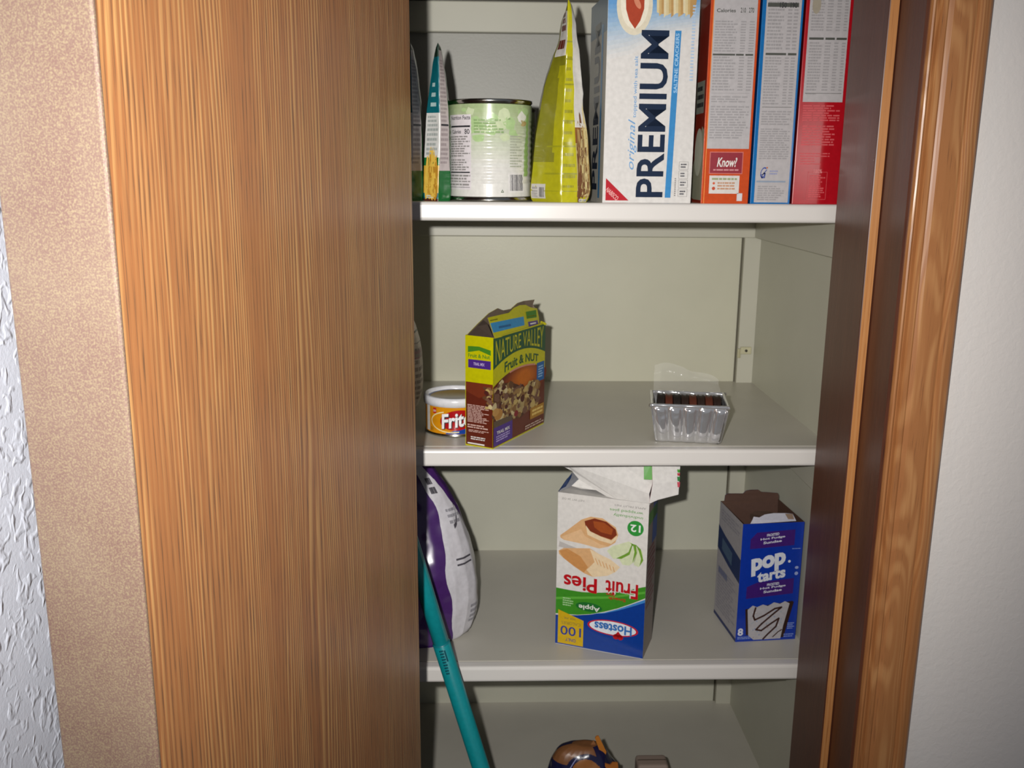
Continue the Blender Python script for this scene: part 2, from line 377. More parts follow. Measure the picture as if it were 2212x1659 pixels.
mb = MB(); mb.box((-TD-.0003, -.0022, 0), (.0003, .0012, 2.3), edgem); tag(mb.build('edge_band', r, bevel=.0016, seg=3), 'pinkish brown speckled near edge of the door')
for z in (.25, 1.15, 2.0):
    mb = MB(); lathe(mb, [(0, z-.04), (.006, z-.04), (.006, z+.04), (0, z+.04)], ink('8a7442', .35, 0, 1), 20, (-TD-.004, LD-.004)); mb.build('hinge', r)

# ------------------------------------------------------------------ top shelf goods
W, GY, BK = ink('dcd8d2'), ink('8e8a88'), ink('24242a')
TXT = ink('8b8889')
def pouch(name, rows, Y0, deps, amp, seed, mback):
    """rows: (pixel y, [pixel x per column]); deps: depth of each column behind Y0"""
    R = []
    for i, (py, xs) in enumerate(rows):
        q = i/(len(rows)-1); col = [at(x, py, Y0+dd*(1-.35*q)) for x, dd in zip(xs, deps)]
        dd = .10*(1-q*.55); base_ = [Vector((p.x, p.y, col[0].z)) for p in col]
        if i == 0:
            for p in base_: p.z = S[1]
        L, Rr = base_[0], base_[-1]; mid = Vector(((L.x+Rr.x)/2, Y0+.09*(1-q)+.02, L.z))
        R.append(base_+[Rr+Vector((.0, .05*(1-q*.9), 0)), mid+Vector((0, .05*(1-q), 0)), L+Vector((0, .05*(1-q*.9), 0)), L])
    return Loft(R, amp, 45, seed)
# yellow stand-up bag
YB = ink('b3ad14', .22, .3); YD = ink('7d7a1c', .3, .2); YW = ink('d8d4cc', .25, .3)
rows = [(437, (1151, 1212, 1245, 1266)), (425, (1147, 1212, 1246, 1271)), (405, (1147, 1211, 1247, 1274)), (353, (1152, 1213, 1245, 1272)), (298, (1158, 1215, 1242, 1268)), (244, (1166, 1217, 1240, 1261)),
        (190, (1177, 1220, 1239, 1258)), (136, (1192, 1223, 1237, 1254)), (81, (1210, 1225, 1236, 1246)), (41, (1216, 1227, 1234, 1239)), (16, (1226, 1228, 1231, 1233)), (3, (1226, 1227, 1228, 1229))]
lf = pouch('b', rows, 1.14, (.030, 0, .002, .011), .0011, 3, None)
mb = MB()
def yc(u, v):
    if u < 1: return YD if (u < .75 and .28 < v < .62 and (u+v*.3) < .8) or (v > .9) else (ink('a29d18', .25, .2) if v < .62 else YW if v > .66 and v < .86 and u > .1 else YD)
    if u < 2: return YB
    if u < 3: return YB if v < .1 else (ink('7a5b3c', .3) if v < .17 else ink('b3a56a', .3) if v < .34 else ink('8a5a30', .3) if v < .40 else YW)
    return YD
lf.mesh(mb, YB, 84, 90, yc)
pr = Print(mb, lambda u, v, h: lf.at(u, v, h), 1, 1, (.12, .03)); dk = ink('8d8b14'); 
for q in (.16, .235, .33, .42, .55, .64, .7): pr.rect(.45 if q < .4 else 1.0, q, 2.0, q+.006, dk, 1)
for q in range(13): pr.micro(1.1, .18+q*.038, 1.9, .20+q*.038, 1, ink('8f8a12'), 1)
pr.rect(.02, .075, .5, .20, ink('b9b5b0', .3), 1); pr.bars(.30, .095, .46, .185, BK, 2, 7); pr.micro(.05, .09, .25, .19, 5, GY, 2)
pr.micro(.2, .74, .8, .85, 3, ink('6a2a1c'), 1, .7); pr.micro(.15, .67, .8, .71, 1, ink('6a2a1c'), 2, .8, .1, 2)
pr.rect(2.2, .02, 2.55, .075, W, 1); pr.bars(2.24, .03, 2.5, .065, BK, 2, 6); pr.rect(2.6, .02, 2.9, .07, W, 1); pr.micro(2.62, .025, 2.88, .065, 3, BK, 2)
for q in range(26): pr.blob(rnd.uniform(2.1, 2.9), rnd.uniform(.13, .37), .13, rnd.choice((ink('cdbd86', .3), ink('a98b55', .3), ink('6f4a30', .3))), 1)
tag(mb.build('snack_bag'), 'yellow stand-up snack bag tapering to a point beside the cracker box', 'bag')
# green stand-up bags
GR = ink('14622c', .22, .2); TL = ink('0b5c66', .22, .2); DG = ink('20352a', .3)
def green_bag(shift, name_lbl, seed):
    rows = [(432, (917, 946, 972)), (420, (915, 946, 973)), (380, (916, 947, 973)), (330, (917, 949, 971)), (270, (920, 950, 970)), (220, (925, 949, 967)), (170, (931, 948, 962)), (130, (937, 947, 956)), (105, (943, 946, 951)), (94, (945, 946, 947))]
    rows = [(y, tuple(x+shift for x in xs)) for y, xs in rows]
    lf = pouch('g', rows, 1.15, (.014, 0, .014), .0008, seed, None); mb = MB()
    def gc(u, v):
        if u < 1: return (ink('4a1d16') if v < .06 else TL if v < .12 else ink('c39a36', .3) if v < .27 else GR if v < .31 else ink('c8c8c4', .3) if v < .50 else TL if v < .8 else DG)
        if u < 2: return GR if v < .25 else (ink('b9aeac', .3) if v < .86 else DG)
        return GR
    lf.mesh(mb, GR, 70, 80, gc); pr = Print(mb, lambda u, v, h: lf.at(u, v, h), 1, 1, (.12, .03))
    pr.micro(.3, .52, .75, .66, 3, ink('a9c2c0'), 1, .4)
    pr.micro(.12, .32, .9, .49, 9, ink('9aa09c'), 1); pr.micro(1.1, .28, 1.85, .78, 26, ink('9a8e8e'), 1); pr.rect(1.1, .44, 1.9, .448, BK, 2)
    pr.micro(.2, .07, .8, .11, 2, ink('b9d0d0'), 1)
    for q in range(16): pr.blob(rnd.uniform(.15, .85), rnd.uniform(.13, .26), .15, rnd.choice((ink('d8b24a', .3), ink('b3812a', .3))), 1)
    tag(mb.build('snack_bag'), name_lbl, 'bag', 'dark green stand-up snack bags')
green_bag(0, 'dark green stand-up snack bag standing against the green-white can', 5)
green_bag(-60, 'dark green snack bag half hidden behind the door edge on the top shelf', 9)

# cans
metal = ink('b9b6ae', .18, 0, 1)
def tin(loc, lbl, R=.0505, H=.119):
    r = tag(empty('tin_can', loc), lbl, 'can', 'green and white label cans'); mb = MB()
    lathe(mb, [(0, .003), (R-.004, .003), (R-.002, 0), (R+.0006, .0005), (R+.0008, .003), (R-.001, .005), (R-.001, H-.005), (R+.0008, H-.003), (R+.0006, H-.0003), (R-.0012, H), (R-.003, H-.004), (0, H-.004)], metal, 96); mb.build('metal_body', r)
    mb = MB(); z0, z1 = .006, H-.006
    def surf(u, v, h):       # u in metres round the can from the side facing the camera, v height
        a = -PI/2+u/R
        dent = -.00045+.00045*math.cos(2*PI*(v-.02)/.0072) if .022 < v < H-.024 else 0
        return ((R+.0004+h+dent)*math.cos(a), (R+.0004+h+dent)*math.sin(a), v)
    P = Print(mb, surf, 1, 1, (.004, .0018)); C = 2*PI*R
    n = 22; A, B = (0xa0, 0xb2, 0x82), (0xd8, 0xd6, 0xd0)
    for k_ in range(n):
        t = min(1, max(0, (1-(k_+.5)/n)*1.5)); h = ''.join('%02x' % round(a+(b-a)*t) for a, b in zip(A, B))
        P.rect(-C/2, z0+(z1-z0)*k_/n, C/2, z0+(z1-z0)*(k_+1)/n, ink(h, .2, .3), 0)
    g1, g2 = ink('8fb068', .22), ink('a9c48b', .22)
    for q in range(26): P.blob(rnd.uniform(-.034, .05), rnd.uniform(.066, .108), rnd.uniform(.003, .008), rnd.choice((g2, ink('c4cfa9', .22))), 1, .3)
    P.blob(.046, .092, .006, ink('b09a62', .25), 2); P.blob(.042, .098, .007, ink('dcdcd2', .25), 2)
    P.poly([(.047, .03), (.056, .03), (.056, .105), (.05, .1), (.051, .08), (.047, .06)], g1, 3)
    P.rect(-.062, .014, -.0235, .101, ink('d9d2d4', .25), 3)
    P.text('Nutrition Facts', -.041, .0975, .033, .0045, BK, 4); P.rect(-.060, .0865, -.025, .0885, BK, 4); P.text('Calories', -.047, .0815, .017, .0045, BK, 4); P.text('80', -.0292, .0815, .007, .006, BK, 4)
    for a, b, nr in ((.052, .077, 9), (.036, .05, 5)): P.micro(-.060, a, -.025, b, nr, GY, 4)
    P.rect(-.060, .0335, -.025, .035, BK, 4); P.micro(-.060, .018, -.025, .032, 4, GY, 4); P.rect(-.060, .0165, -.025, .017, BK, 4)
    P.micro(-.020, .079, .016, .096, 5, ink('87a36b'), 4, .6); P.micro(.024, .04, .042, .078, 12, ink('a8ac9a'), 4, .5, .5, 3)
    P.rect(.022, .011, .046, .034, ink('dcd9d6'), 3); P.bars(.0245, .013, .044, .032, ink('45434a'), 4, 20)
    P.poly([(.0125, .011), (.0165, .011), (.0145, .0148)], ink('5c6a52'), 4); P.poly([(.0138, .0118), (.0152, .0118), (.0145, .0132)], ink('dcd9d6'), 5)
    mb.build('paper_label', r)
tin((.0075, 1.190, S[1]), 'large can with green and white label standing on the top shelf')
tin((.0195, 1.330, S[1]), 'second green label can hidden behind the front can, only its edge showing')

# cracker box
w_, d_, h_ = .1075, .11, .236
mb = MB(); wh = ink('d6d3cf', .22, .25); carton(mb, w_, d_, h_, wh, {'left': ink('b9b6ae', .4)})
P = Print(mb, lambda u, v, h: (min(max(u, .0002), w_-.0002), -h, min(v, h_-.0002)))
for k_ in range(14):
    t = k_/13; h = ''.join('%02x' % round(a+(b-a)*(t**1.3)) for a, b in zip((0xd6, 0xd3, 0xcf), (0x62, 0x96, 0xc8)))
    P.poly([(.0002, .158+.005*k_), (.03-.001*k_+.0, .165+.0045*k_), (.06, .183+.0035*k_), (w_-.0002, .194+.0028*k_), (w_-.0002, h_), (.0002, h_)], ink(h, .22, .25), 1+k_*.05)
navy = ink('16263f', .25); blu = ink('3b86bf', .25); lb = ink('6d9cc9', .25)
P.oval(.031, .223, .021, .033, ink('d8cfb8', .25), 3); P.oval(.031, .226, .0165, .029, ink('e6dfcc', .25), 4); P.poly([(.02, .236), (.021, .218), (.025, .206), (.032, .197), (.038, .206), (.042, .219), (.042, .236)], ink('a9442c', .2), 5); P.oval(.034, .225, .003, .007, ink('cf8466', .2), 6, .5)
for q in range(15): 
    x = .056+q*.0028; P.poly([(x, .236), (x+.001, .2155-.0003*((q*7) % 11)*2), (x+.006, .2135+.0004*((q*5) % 9)), (x+.009, .236)], ink(('d3c295', 'c4a66f', 'b58f58', 'd9cca6')[q % 4], .3), 3+q*.1)
P.text('PREMIUM', .0565, .1015, .189, .033, navy, 7, 90, .018)
P.poly([(.0755, .0065), (.0825, .0065), (.0868, .196), (.0795, .196)], blu, 6); P.text('SALTINE CRACKERS', .0825, .16, .066, .0042, ink('9cc4e4'), 7, 90, .02)
P.text('original', .0335, .068, .058, .011, lb, 7, 90, 0, .35); P.text('topped with sea salt', .0355, .133, .069, .0055, lb, 7, 90, .005)
P.poly([(.0035, .003), (.0315, .003), (.0035, .029)], ink('b3202c', .22), 6); P.text('NABISCO', .0115, .0105, .018, .0055, ink('dfa3a0'), 7, -42, .02)
for k_ in range(4): P.frame(.0915, .008+.0105*k_, .1025, .017+.0105*k_, .0004, GY, 6); P.micro(.0935, .0095+.0105*k_, .1005, .0155+.0105*k_, 2, ink('4a4a52'), 6)
P.micro(.0868, .008, .0885, .03, 9, GY, 6, .6, 0, 1); P.micro(.099, .14, .103, .225, 24, ink('a9c0d8'), 6, .5, .2, 1)
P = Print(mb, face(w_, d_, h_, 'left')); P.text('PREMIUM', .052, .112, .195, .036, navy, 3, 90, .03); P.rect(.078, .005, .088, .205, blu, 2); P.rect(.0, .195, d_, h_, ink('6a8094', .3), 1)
o = mb.build('cracker_box'); a = at(1301, 438, 1.135); o.location = (a.x, 1.135, S[1]); o.rotation_euler = (0, 0, math.radians(3.5))
tag(o, 'tall white and blue cracker box with sideways navy lettering', 'box')

# cereal boxes
def cereal(x0, x1, Y, d_, h_, edge, big, lbl, kind):
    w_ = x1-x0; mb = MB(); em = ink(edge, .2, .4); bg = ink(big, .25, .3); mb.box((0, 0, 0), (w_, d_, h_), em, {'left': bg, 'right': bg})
    o = mb.build('cereal_box', bevel=.0009); mb.v, mb.f, mb.mi, mb.sm = [], [], [], []
    pm = MB(); P = Print(pm, face(w_, d_, h_, 'front')); Q = Print(pm, face(w_, d_, h_, 'left')); g = ink('b1adae', .35); gd = ink('4a4c46'); t = ink('989596')
    if kind == 0:
        P.rect(.004, .064, w_-.003, h_-.004, g, 1)
        P.micro(.006, .075, w_-.006, .113, 13, t); P.micro(.006, .116, w_-.008, .124, 3, t); P.rect(.006, .1265, w_-.006, .127, t, 2)
        for a, b_ in ((.129, .168), (.172, .207)): P.micro(.006, a, .032, b_, 12, t); P.micro(.036, a, .042, b_, 12, t, 2, .5, .1, 2); P.micro(.046, a, .052, b_, 12, t, 2, .5, .1, 2)
        P.rect(.005, .1685, .031, .1705, gd, 3); P.rect(.032, .1685, .041, .1705, gd, 3); P.rect(.043, .1685, .052, .1705, gd, 3)
        P.text('Calories', .018, .2175, .022, .004, gd, 3, 0, .02); P.text('210', .0375, .218, .006, .0055, gd, 3); P.text('270', .047, .218, .006, .0055, gd, 3); P.rect(.005, .232, .05, .2345, gd, 3)
        P.rect(.008, .035, .048, .0605, ink('c46a62'), 1); P.rect(.009, .036, .047, .0595, ink('8a1c2c'), 2); P.text('Know?', .029, .0485, .024, .011, W, 3, 0, .02, .25); P.micro(.013, .038, .044, .041, 1, ink('c98a8e'), 3)
        P.rect(.009, .012, .045, .033, ink('cfcac4'), 1); P.micro(.012, .027, .042, .031, 1, ink('8f9a70'), 2); P.oval(.0145, .024, .0015, .0015, ink('c9542c'), 2); P.oval(.0145, .018, .002, .002, ink('b8431f'), 2); P.micro(.019, .016, .04, .026, 3, ink('b98a6a'), 2)
        P.rect(.043, .0035, .0495, .0125, ink('c9c6c8'), 1); P.line([(0.0035, .0), (.0035, h_)], .0008, ink('e08a3a'), 1)
        Q.poly([(.10, .01), (.15, .004), (d_, .004), (d_, .085), (.178, .09), (.165, .07)], ink('9a9a84', .3), 1); Q.oval(.165, .06, .02, .028, ink('c4c6b4', .3), 2); Q.rect(.14, .105, .182, .142, ink('8f9488', .3), 2); Q.micro(.145, .11, .18, .138, 3, BK, 3)
    elif kind == 1:
        P.rect(.0045, .002, w_-.0028, h_-.003, g, 1)
        P.micro(.007, .052, w_-.006, .088, 14, t); P.micro(.007, .091, w_-.006, .108, 6, t); P.rect(.007, .1115, w_-.006, .112, gd, 2)
        for a, b_ in ((.114, .168), (.175, .24)): P.micro(.007, a, .026, b_, 17, t); P.micro(.03, a, .035, b_, 17, t, 2, .5, .1, 2); P.micro(.037, a, .042, b_, 17, t, 2, .5, .1, 2)
        P.rect(.007, .1695, .031, .172, gd, 3); P.rect(.033, .1695, w_-.005, .172, gd, 3); P.rect(.006, .222, w_-.006, .2265, gd, 3); P.text('150  190', .030, .224, .02, .006, BK, 4)
        P.text('G', .0135, .037, .007, .0125, ink('3a4c94'), 3, 0, .0, .4); P.line([(.011, .034), (.016, .036), (.0155, .031), (.012, .0305), (.0125, .034), (.0175, .04)], .0009, ink('3a4c94'), 3); P.oval(.0178, .0425, .001, .001, ink('c06a3a'), 3); P.micro(.021, .034, .031, .04, 2, ink('8f93b4'), 3)
        P.rect(.006, .0255, w_-.007, .0275, ink('8a97a8'), 2); P.micro(.008, .004, w_-.008, .022, 7, t)
        Q.oval(.16, .19, .014, .018, ink('5a4a3c', .3), 1); Q.oval(.165, .20, .008, .008, ink('a87a4a', .3), 2)
    else:
        P.rect(.004, .118, w_-.004, h_-.003, g, 1)
        P.micro(.007, .126, .02, .128, 1, t); P.rect(.006, .1275, w_-.006, .128, gd, 2)
        for a, b_ in ((.13, .185), (.196, .25)): P.micro(.007, a, .022, b_, 17, t); P.micro(.025, a, .032, b_, 17, t, 2, .5, .1, 2); P.micro(.036, a, .041, b_, 17, t, 2, .5, .1, 2); P.micro(.045, a, .049, b_, 17, t, 2, .5, .1, 2)
        P.rect(.006, .187, .023, .1895, gd, 3); P.rect(.025, .187, .036, .1895, gd, 3); P.rect(.038, .187, w_-.005, .1895, gd, 3); P.oval(.012, .225, .005, .01, ink('9b9382'), 3)
        rt = ink('c9565a'); P.micro(.005, .096, w_-.006, .115, 7, rt, 1); P.micro(.006, .068, w_-.01, .092, 8, rt, 1); P.micro(.006, .046, w_-.014, .061, 5, rt, 1, .4, .6)
        P.frame(.017, .006, .040, .038, .0004, rt, 1); P.text('100%', .0285, .039, .010, .0045, ink('d98a8a'), 3, 0, .02); P.micro(.019, .008, .038, .035, 11, rt, 1)
    ob = pm.build('printed_panels'); bm = bmesh.new(); bm.from_mesh(o.data)   # the print belongs to the box's own mesh
    off = len(o.data.materials)
    for m_ in ob.data.materials: o.data.materials.append(m_)
    for p_ in ob.data.polygons: p_.material_index += off
    bm.from_mesh(ob.data); bm.to_mesh(o.data); bm.free(); bpy.data.objects.remove(ob)
    o.location = (x0, Y, S[1]); tag(o, lbl, 'cereal box', 'cereal boxes on the top shelf')
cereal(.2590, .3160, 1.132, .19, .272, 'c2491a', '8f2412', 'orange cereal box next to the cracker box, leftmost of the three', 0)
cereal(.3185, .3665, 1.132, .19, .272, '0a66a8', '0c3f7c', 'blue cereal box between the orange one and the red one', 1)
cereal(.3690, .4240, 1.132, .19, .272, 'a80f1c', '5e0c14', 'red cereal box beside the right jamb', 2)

# ------------------------------------------------------------------ middle shelf goods
Z2 = S[2]
# white paper sack behind the door edge
rows = []
for v, xr in ((0, -.098), (.02, -.092), (.05, -.0905), (.085, -.092), (.105, -.096), (.122, -.102), (.132, -.110), (.140, -.125)):
    cx = -.155; rx = xr-cx; ry = .042*min(1, rx/.06); cc = [(cx+rx*abs(math.cos(a))**.6*(1 if math.cos(a) > 0 else -1), 1.36+ry*abs(math.sin(a))**.6*(1 if math.sin(a) > 0 else -1), Z2+v) for a in [-PI/2+2*PI*k/16 for k in range(17)]]
    rows.append(cc)
lf = Loft(rows, .0008, 40, 2); mb = MB(); sk = ink('f0e2dc', .5); lf.mesh(mb, sk, 64, 40); c0 = lf.rows[-1]; mb.add(c0, [list(range(16))], sk)
P = Print(mb, lambda u, v, h: lf.at(u, v, h), 1, 1, (.5, .06)); P.rect(0, .62, 6, .64, BK, 1); P.rect(0, .50, 6, .51, ink('8d7f80'), 1); P.micro(.3, .1, 3.8, .46, 9, ink('b3a2a0'), 1); P.rect(.2, .38, 3.9, .44, ink('b78f98'), 1); P.micro(.3, .68, 3.8, .86, 4, ink('b3a2a0'), 1)
tag(mb.build('paper_sack'), 'white printed paper sack mostly hidden by the door on the middle shelf', 'bag')
# dip can
r = tag(empty('dip_can', (-.0377, 1.220, Z2), 0), 'short round yellow dip can with white rim beside the yellow carton', 'can')
R = .0405; mb = MB(); lathe(mb, [(0, .002), (R-.003, .002), (R-.001, 0), (R+.0008, .0008), (R+.0008, .003), (R-.0006, .0045), (R-.0006, .046), (0, .046)], metal, 96); mb.build('metal_body', r)
mb = MB(); surf = lambda u, v, h: ((R+h)*math.cos(-PI/2+u/R), (R+h)*math.sin(-PI/2+u/R), v)
P = Print(mb, surf, 1, 1, (.003, .02)); ye, rd, bl = ink('d08a10', .2, .2), ink('a81418', .2, .2), ink('173f95', .2, .2); C = PI*R
P.rect(-C, .0045, C, .0415, ye, 0); P.poly([(-.012, .006)]+[(x, .006+max(0, (x+.012))*.32) for x in (0, .01, .02, .03)]+[(.03, .0048), (-.012, .0048)], bl, 2)
ring = [(-.004+.030*math.cos(a), .021+.014*math.sin(a)) for a in [PI*(.62+.98*k/24) for k in range(25)]]; P.line(ring, .0014, ink('e6d9a0'), 3)
P.oval(.004, .0235, .024, .0135, rd, 3, .12); P.text('Fritos', .006, .0245, .050, .020, ink('e8e8ea'), 5, 8, .03, .2); P.text('Fritos', .0068, .0236, .050, .020, ink('3a2a2e'), 4, 8, .05, .2)
P.rect(-.0315, .031, -.026, .0385, ink('b8241c'), 2); P.micro(-.031, .033, -.0265, .036, 2, W, 3, .5, 0, 1); P.micro(-.037, .007, -.03, .012, 3, ink('8f6212'), 2); P.rect(-.046, .006, -.0385, .040, ink('c9c6c0'), 2)
mb.build('printed_label', r)
mb = MB(); lm = ink('dcdce0', .3, .2); lathe(mb, [(R+.0002, .0405), (R+.0022, .041), (R+.0026, .047), (R+.0022, .0515), (R-.001, .0525), (R-.003, .0515), (R-.0034, .0475), (R-.0036, .0470)], lm, 96); mb.build('lid_rim', r)
mb = MB(); lathe(mb, [(R-.0036, .0472), (R-.004, .0468), (0, .0468)], ink('8a7340', .3), 96); lathe(mb, [(R-.0036, .0476), (R-.0065, .0472)], ink('5a6480', .3), 96); mb.build('lid_top', r)

# yellow open carton
A = at(1064.6, 971, 1.1277); th = math.radians(-30.3)
wn, wd, hn = .0401, .142, .1425
YE, MAR, PUR, GRN = ink('b9b404', .3, .2), ink('5e2416', .3, .2), ink('47287c', .3, .2), ink('0f4a2c', .3, .2); inn = ink('5b4c40', .7); BLU = ink('2f86b8', .3)
r = tag(empty('snack_carton', (.0115, 1.1277, Z2), th), 'yellow and maroon open snack carton with picture of nut clusters', 'box')
mb = MB(); Ox = -wn
ms = {'front': YE, 'right': YE, 'left': YE, 'back': YE}
carton(mb, wn, wd, hn, YE, ms, True, inn); mb.v = [(x-wn, y, z) for x, y, z in mb.v]
P = Print(mb, lambda u, v, h: (u-wn, -h, v), wn, hn)        # narrow side, in fractions
P.rect(.02, .012, .995, .585, MAR, 1); P.poly([(.02, .58), (.02, .5), (.5, .45), (.995, .5), (.995, .585)], ink('6e2e1a', .3), 1.5)
P.poly([(.10, .905), (.10, .85), (.5, .875), (.92, .84), (.92, .885), (.5, .91)], ink('3f7a1e'), 2); P.text('Fruit & Nut', .5, .825, .78, .035, ink('4a7c22'), 2, 0, .02)
P.rect(.11, .715, .92, .79, PUR, 2); P.text('TRAIL MIX', .5, .753, .4, .026, ink('b9a8d0'), 3, 0, .02)
pw = ink('c9a79c'); P.micro(.08, .22, .85, .385, 12, pw, 2, .5, .35); P.micro(.08, .165, .85, .205, 2, pw, 2); P.micro(.12, .13, .85, .155, 2, pw, 2, .5, .5); P.micro(.2, .06, .8, .095, 2, W, 2, .5, .3); P.rect(.08, .02, .7, .032, W, 2)
NT = [ink(h, .4) for h in ('a08a5c', '7d5a34', 'c2b084', '5b3a22', '8f6f42', '6b4a3a', 'b39a5e', '4a1f1a')]
Q = Print(mb, lambda u, v, h: (h, u, v), wd, hn)            # broad face, in fractions
arc = lambda u, a, c: a+c*(1-(2*u-1)**2)
Q.poly([(0, .012), (1, .012)]+[(1-k/14, arc(1-k/14, .575, .09)) for k in range(15)], MAR, 1)
for k_ in range(14):
    t = k_/13; Q.oval(.60-.02*t, .52+.03*t, .44-.32*t, .17-.11*t, ink(''.join('%02x' % round(a+(b-a)*t) for a, b in zip((0x68, 0x28, 0x14), (0xb8, 0x62, 0x18))), .3), 1.2+.03*k_)
Q.poly([(k/14, arc(k/14, .56, .10)+.0) for k in range(15)]+[(1-k/14, .72+arc(1-k/14, 0, .09)) for k in range(15)], YE, 2)
Q.poly([(0, .992), (0, .715)]+[(k/14, arc(k/14, .715, .10)) for k in range(1, 15)]+[(1, .985)], GRN, 3)
def nv(x, y):
    u = .04+.92*x; b_ = arc(u, .735, .10); t_ = .968
    return (u, b_+(t_-b_)*y)
Q.text('NATURE VALLEY', 0, 0, 1, 1, ink('b3ad1e'), 4, 0, .0, 0, nv)
def fn(x, y):
    u = .2+.66*x; return (u, arc(u, .60, .085)+.085*y*(1.1-.25*x))
Q.text('Fruit & NUT', 0, 0, 1, 1, GRN, 4, 0, .03, 0, fn); Q.line([(.3+.035*k, arc(.3+.035*k, .575, .08)) for k in range(15)], .0022, ink('c98a78'), 4)
Q.rect(.83, .45, .985, .63, ink('1f5c98'), 4); Q.micro(.86, .48, .96, .6, 5, ink('8fb4d6'), 5)
Q.poly([(0, .52), (.12, .57), (.30, .55), (.45, .50), (.60, .43), (.80, .46), (.86, .40), (.84, .26), (.5, .17), (.25, .24), (0, .34)], ink('4a2a1c', .4), 4.5)
for k_ in range(380):
    u = rnd.uniform(.01, .86); top = (.575-.30*abs(u-.15) if u < .55 else .47-.3*abs(u-.72)); v = rnd.uniform(.20+.16*abs(u-.5), top); Q.blob(u, v, rnd.uniform(.020, .050), rnd.choice(NT), 5+rnd.random(), .3, 8)
for k_ in range(22):
    P.blob(rnd.uniform(.72, .97), rnd.uniform(.36, .56), rnd.uniform(.06, .10), rnd.choice(NT), 5+rnd.random(), .3, 8)
Q.oval(.09, .30, .075, .05, ink('a8783a', .4), 7); Q.oval(.04, .33, .06, .035, ink('b5884a', .4), 7.2); Q.oval(.42, .235, .04, .028, ink('7a1c24', .3), 7)
Q.rect(.005, .02, .35, .19, PUR, 6.5); Q.poly([(.005, .19), (.35, .19), (.35, .24), (.005, .25)], ink('5a4a3a'), 6.5); Q.text('TRAIL MIX', .18, .135, .24, .03, W, 7.5, 0, .02); Q.micro(.05, .05, .30, .11, 3, ink('a898c8'), 7.5)
Q.rect(.70, .11, .985, .22, ink('a0742a'), 6.5); Q.micro(.74, .13, .96, .20, 2, ink('d8b868'), 7.5, .6, .2, 3); Q.micro(.6, .03, .98, .075, 2, ink('b8a090'), 7.5)
mb.build('carton_body', r)
def sheet_px(parent, name, pts, m, mback, t=.0007, lbl=None, pre=None):
    mi = parent.matrix_basis.inverted(); mb = MB(); mb.sheet([mi @ at(x, y, Y) for x, y, Y in pts], m, mback, t, None, mi @ EYE)
    if pre: pre(mb, lambda x, y, Y: mi @ at(x, y, Y))
    o = mb.build(name, parent); 
    if lbl: o['label'] = lbl
    return o
z4 = lambda x, y: (880+x/4.253, 630+y/4.253)
FA, FB, FC = at(*z4(800, 432), 1.1285), at(*z4(1213, 332), 1.2450), at(*z4(735, 240), 1.133); FN = (FB-FA).cross(FC-FA).normalized()
if FN.dot(EYE-FA) < 0: FN = -FN
def onflap(x, y, lift=0):       # the place on the flap's plane seen at this spot of the photograph
    q = at(*z4(x, y), 1)-EYE; return EYE+q*((FA+FN*lift-EYE).dot(FN)/q.dot(FN))
mi = r.matrix_basis.inverted(); mb = MB(); mb.sheet([mi @ onflap(*p) for p in ((800, 432), (1213, 332), (1207, 240), (1190, 155), (1130, 145), (1085, 122), (1030, 125), (975, 150), (930, 195), (735, 240))], YE, inn, .0007, None, mi @ EYE)
for pts, m_ in (([(762, 290), (1068, 228), (1076, 308), (790, 378)], BLU), ([(838, 318), (950, 296), (953, 316), (842, 338)], ink('1c5c8c')), ([(1088, 185), (1182, 168), (1188, 235), (1098, 250)], ink('3f7a1e')), ([(1098, 226), (1178, 212), (1180, 222), (1100, 236)], ink('b9b404')),
                ([(1108, 278), (1196, 262), (1204, 302), (1116, 324)], PUR), ([(1128, 290), (1180, 280), (1183, 292), (1131, 303)], W), ([(760, 262), (828, 248), (830, 256), (762, 270)], ink('5c5c10'))):
    mb.sheet([mi @ onflap(x, y, .0005 if m_ in (BLU, PUR) or len(mb.v) < 0 else .0007) for x, y in pts], m_, None, .0001, None, mi @ EYE)
mb.build('top_flap', r)
o_ = r.matrix_basis
bk = [(*z4(532, 412), 1.1475), (*z4(640, 300), 1.165), (*z4(745, 200), 1.180), (*z4(830, 152), 1.195), (*z4(880, 172), 1.207), (*z4(950, 158), 1.222), (*z4(1010, 105), 1.236), (*z4(1070, 85), 1.25), (*z4(1168, 73), 1.262), (*z4(1150, 120), 1.262), (*z4(1190, 170), 1.262), (*z4(1150, 300), 1.262)]
sheet_px(r, 'back_flap', bk, ink('67594a', .7), YE)
sheet_px(r, 'side_flap', [(*z4(536, 418), 1.1478), (*z4(795, 432), 1.1290), (*z4(738, 300), 1.150), (*z4(700, 262), 1.166), (*z4(640, 320), 1.160)], ink('4a3d34', .7), inn)
sheet_px(r, 'far_flap', [(*z4(1213, 318), 1.2455), (*z4(1283, 300), 1.2475), (*z4(1270, 285), 1.246), (*z4(1225, 268), 1.245)], ink('a8a210', .3), inn)

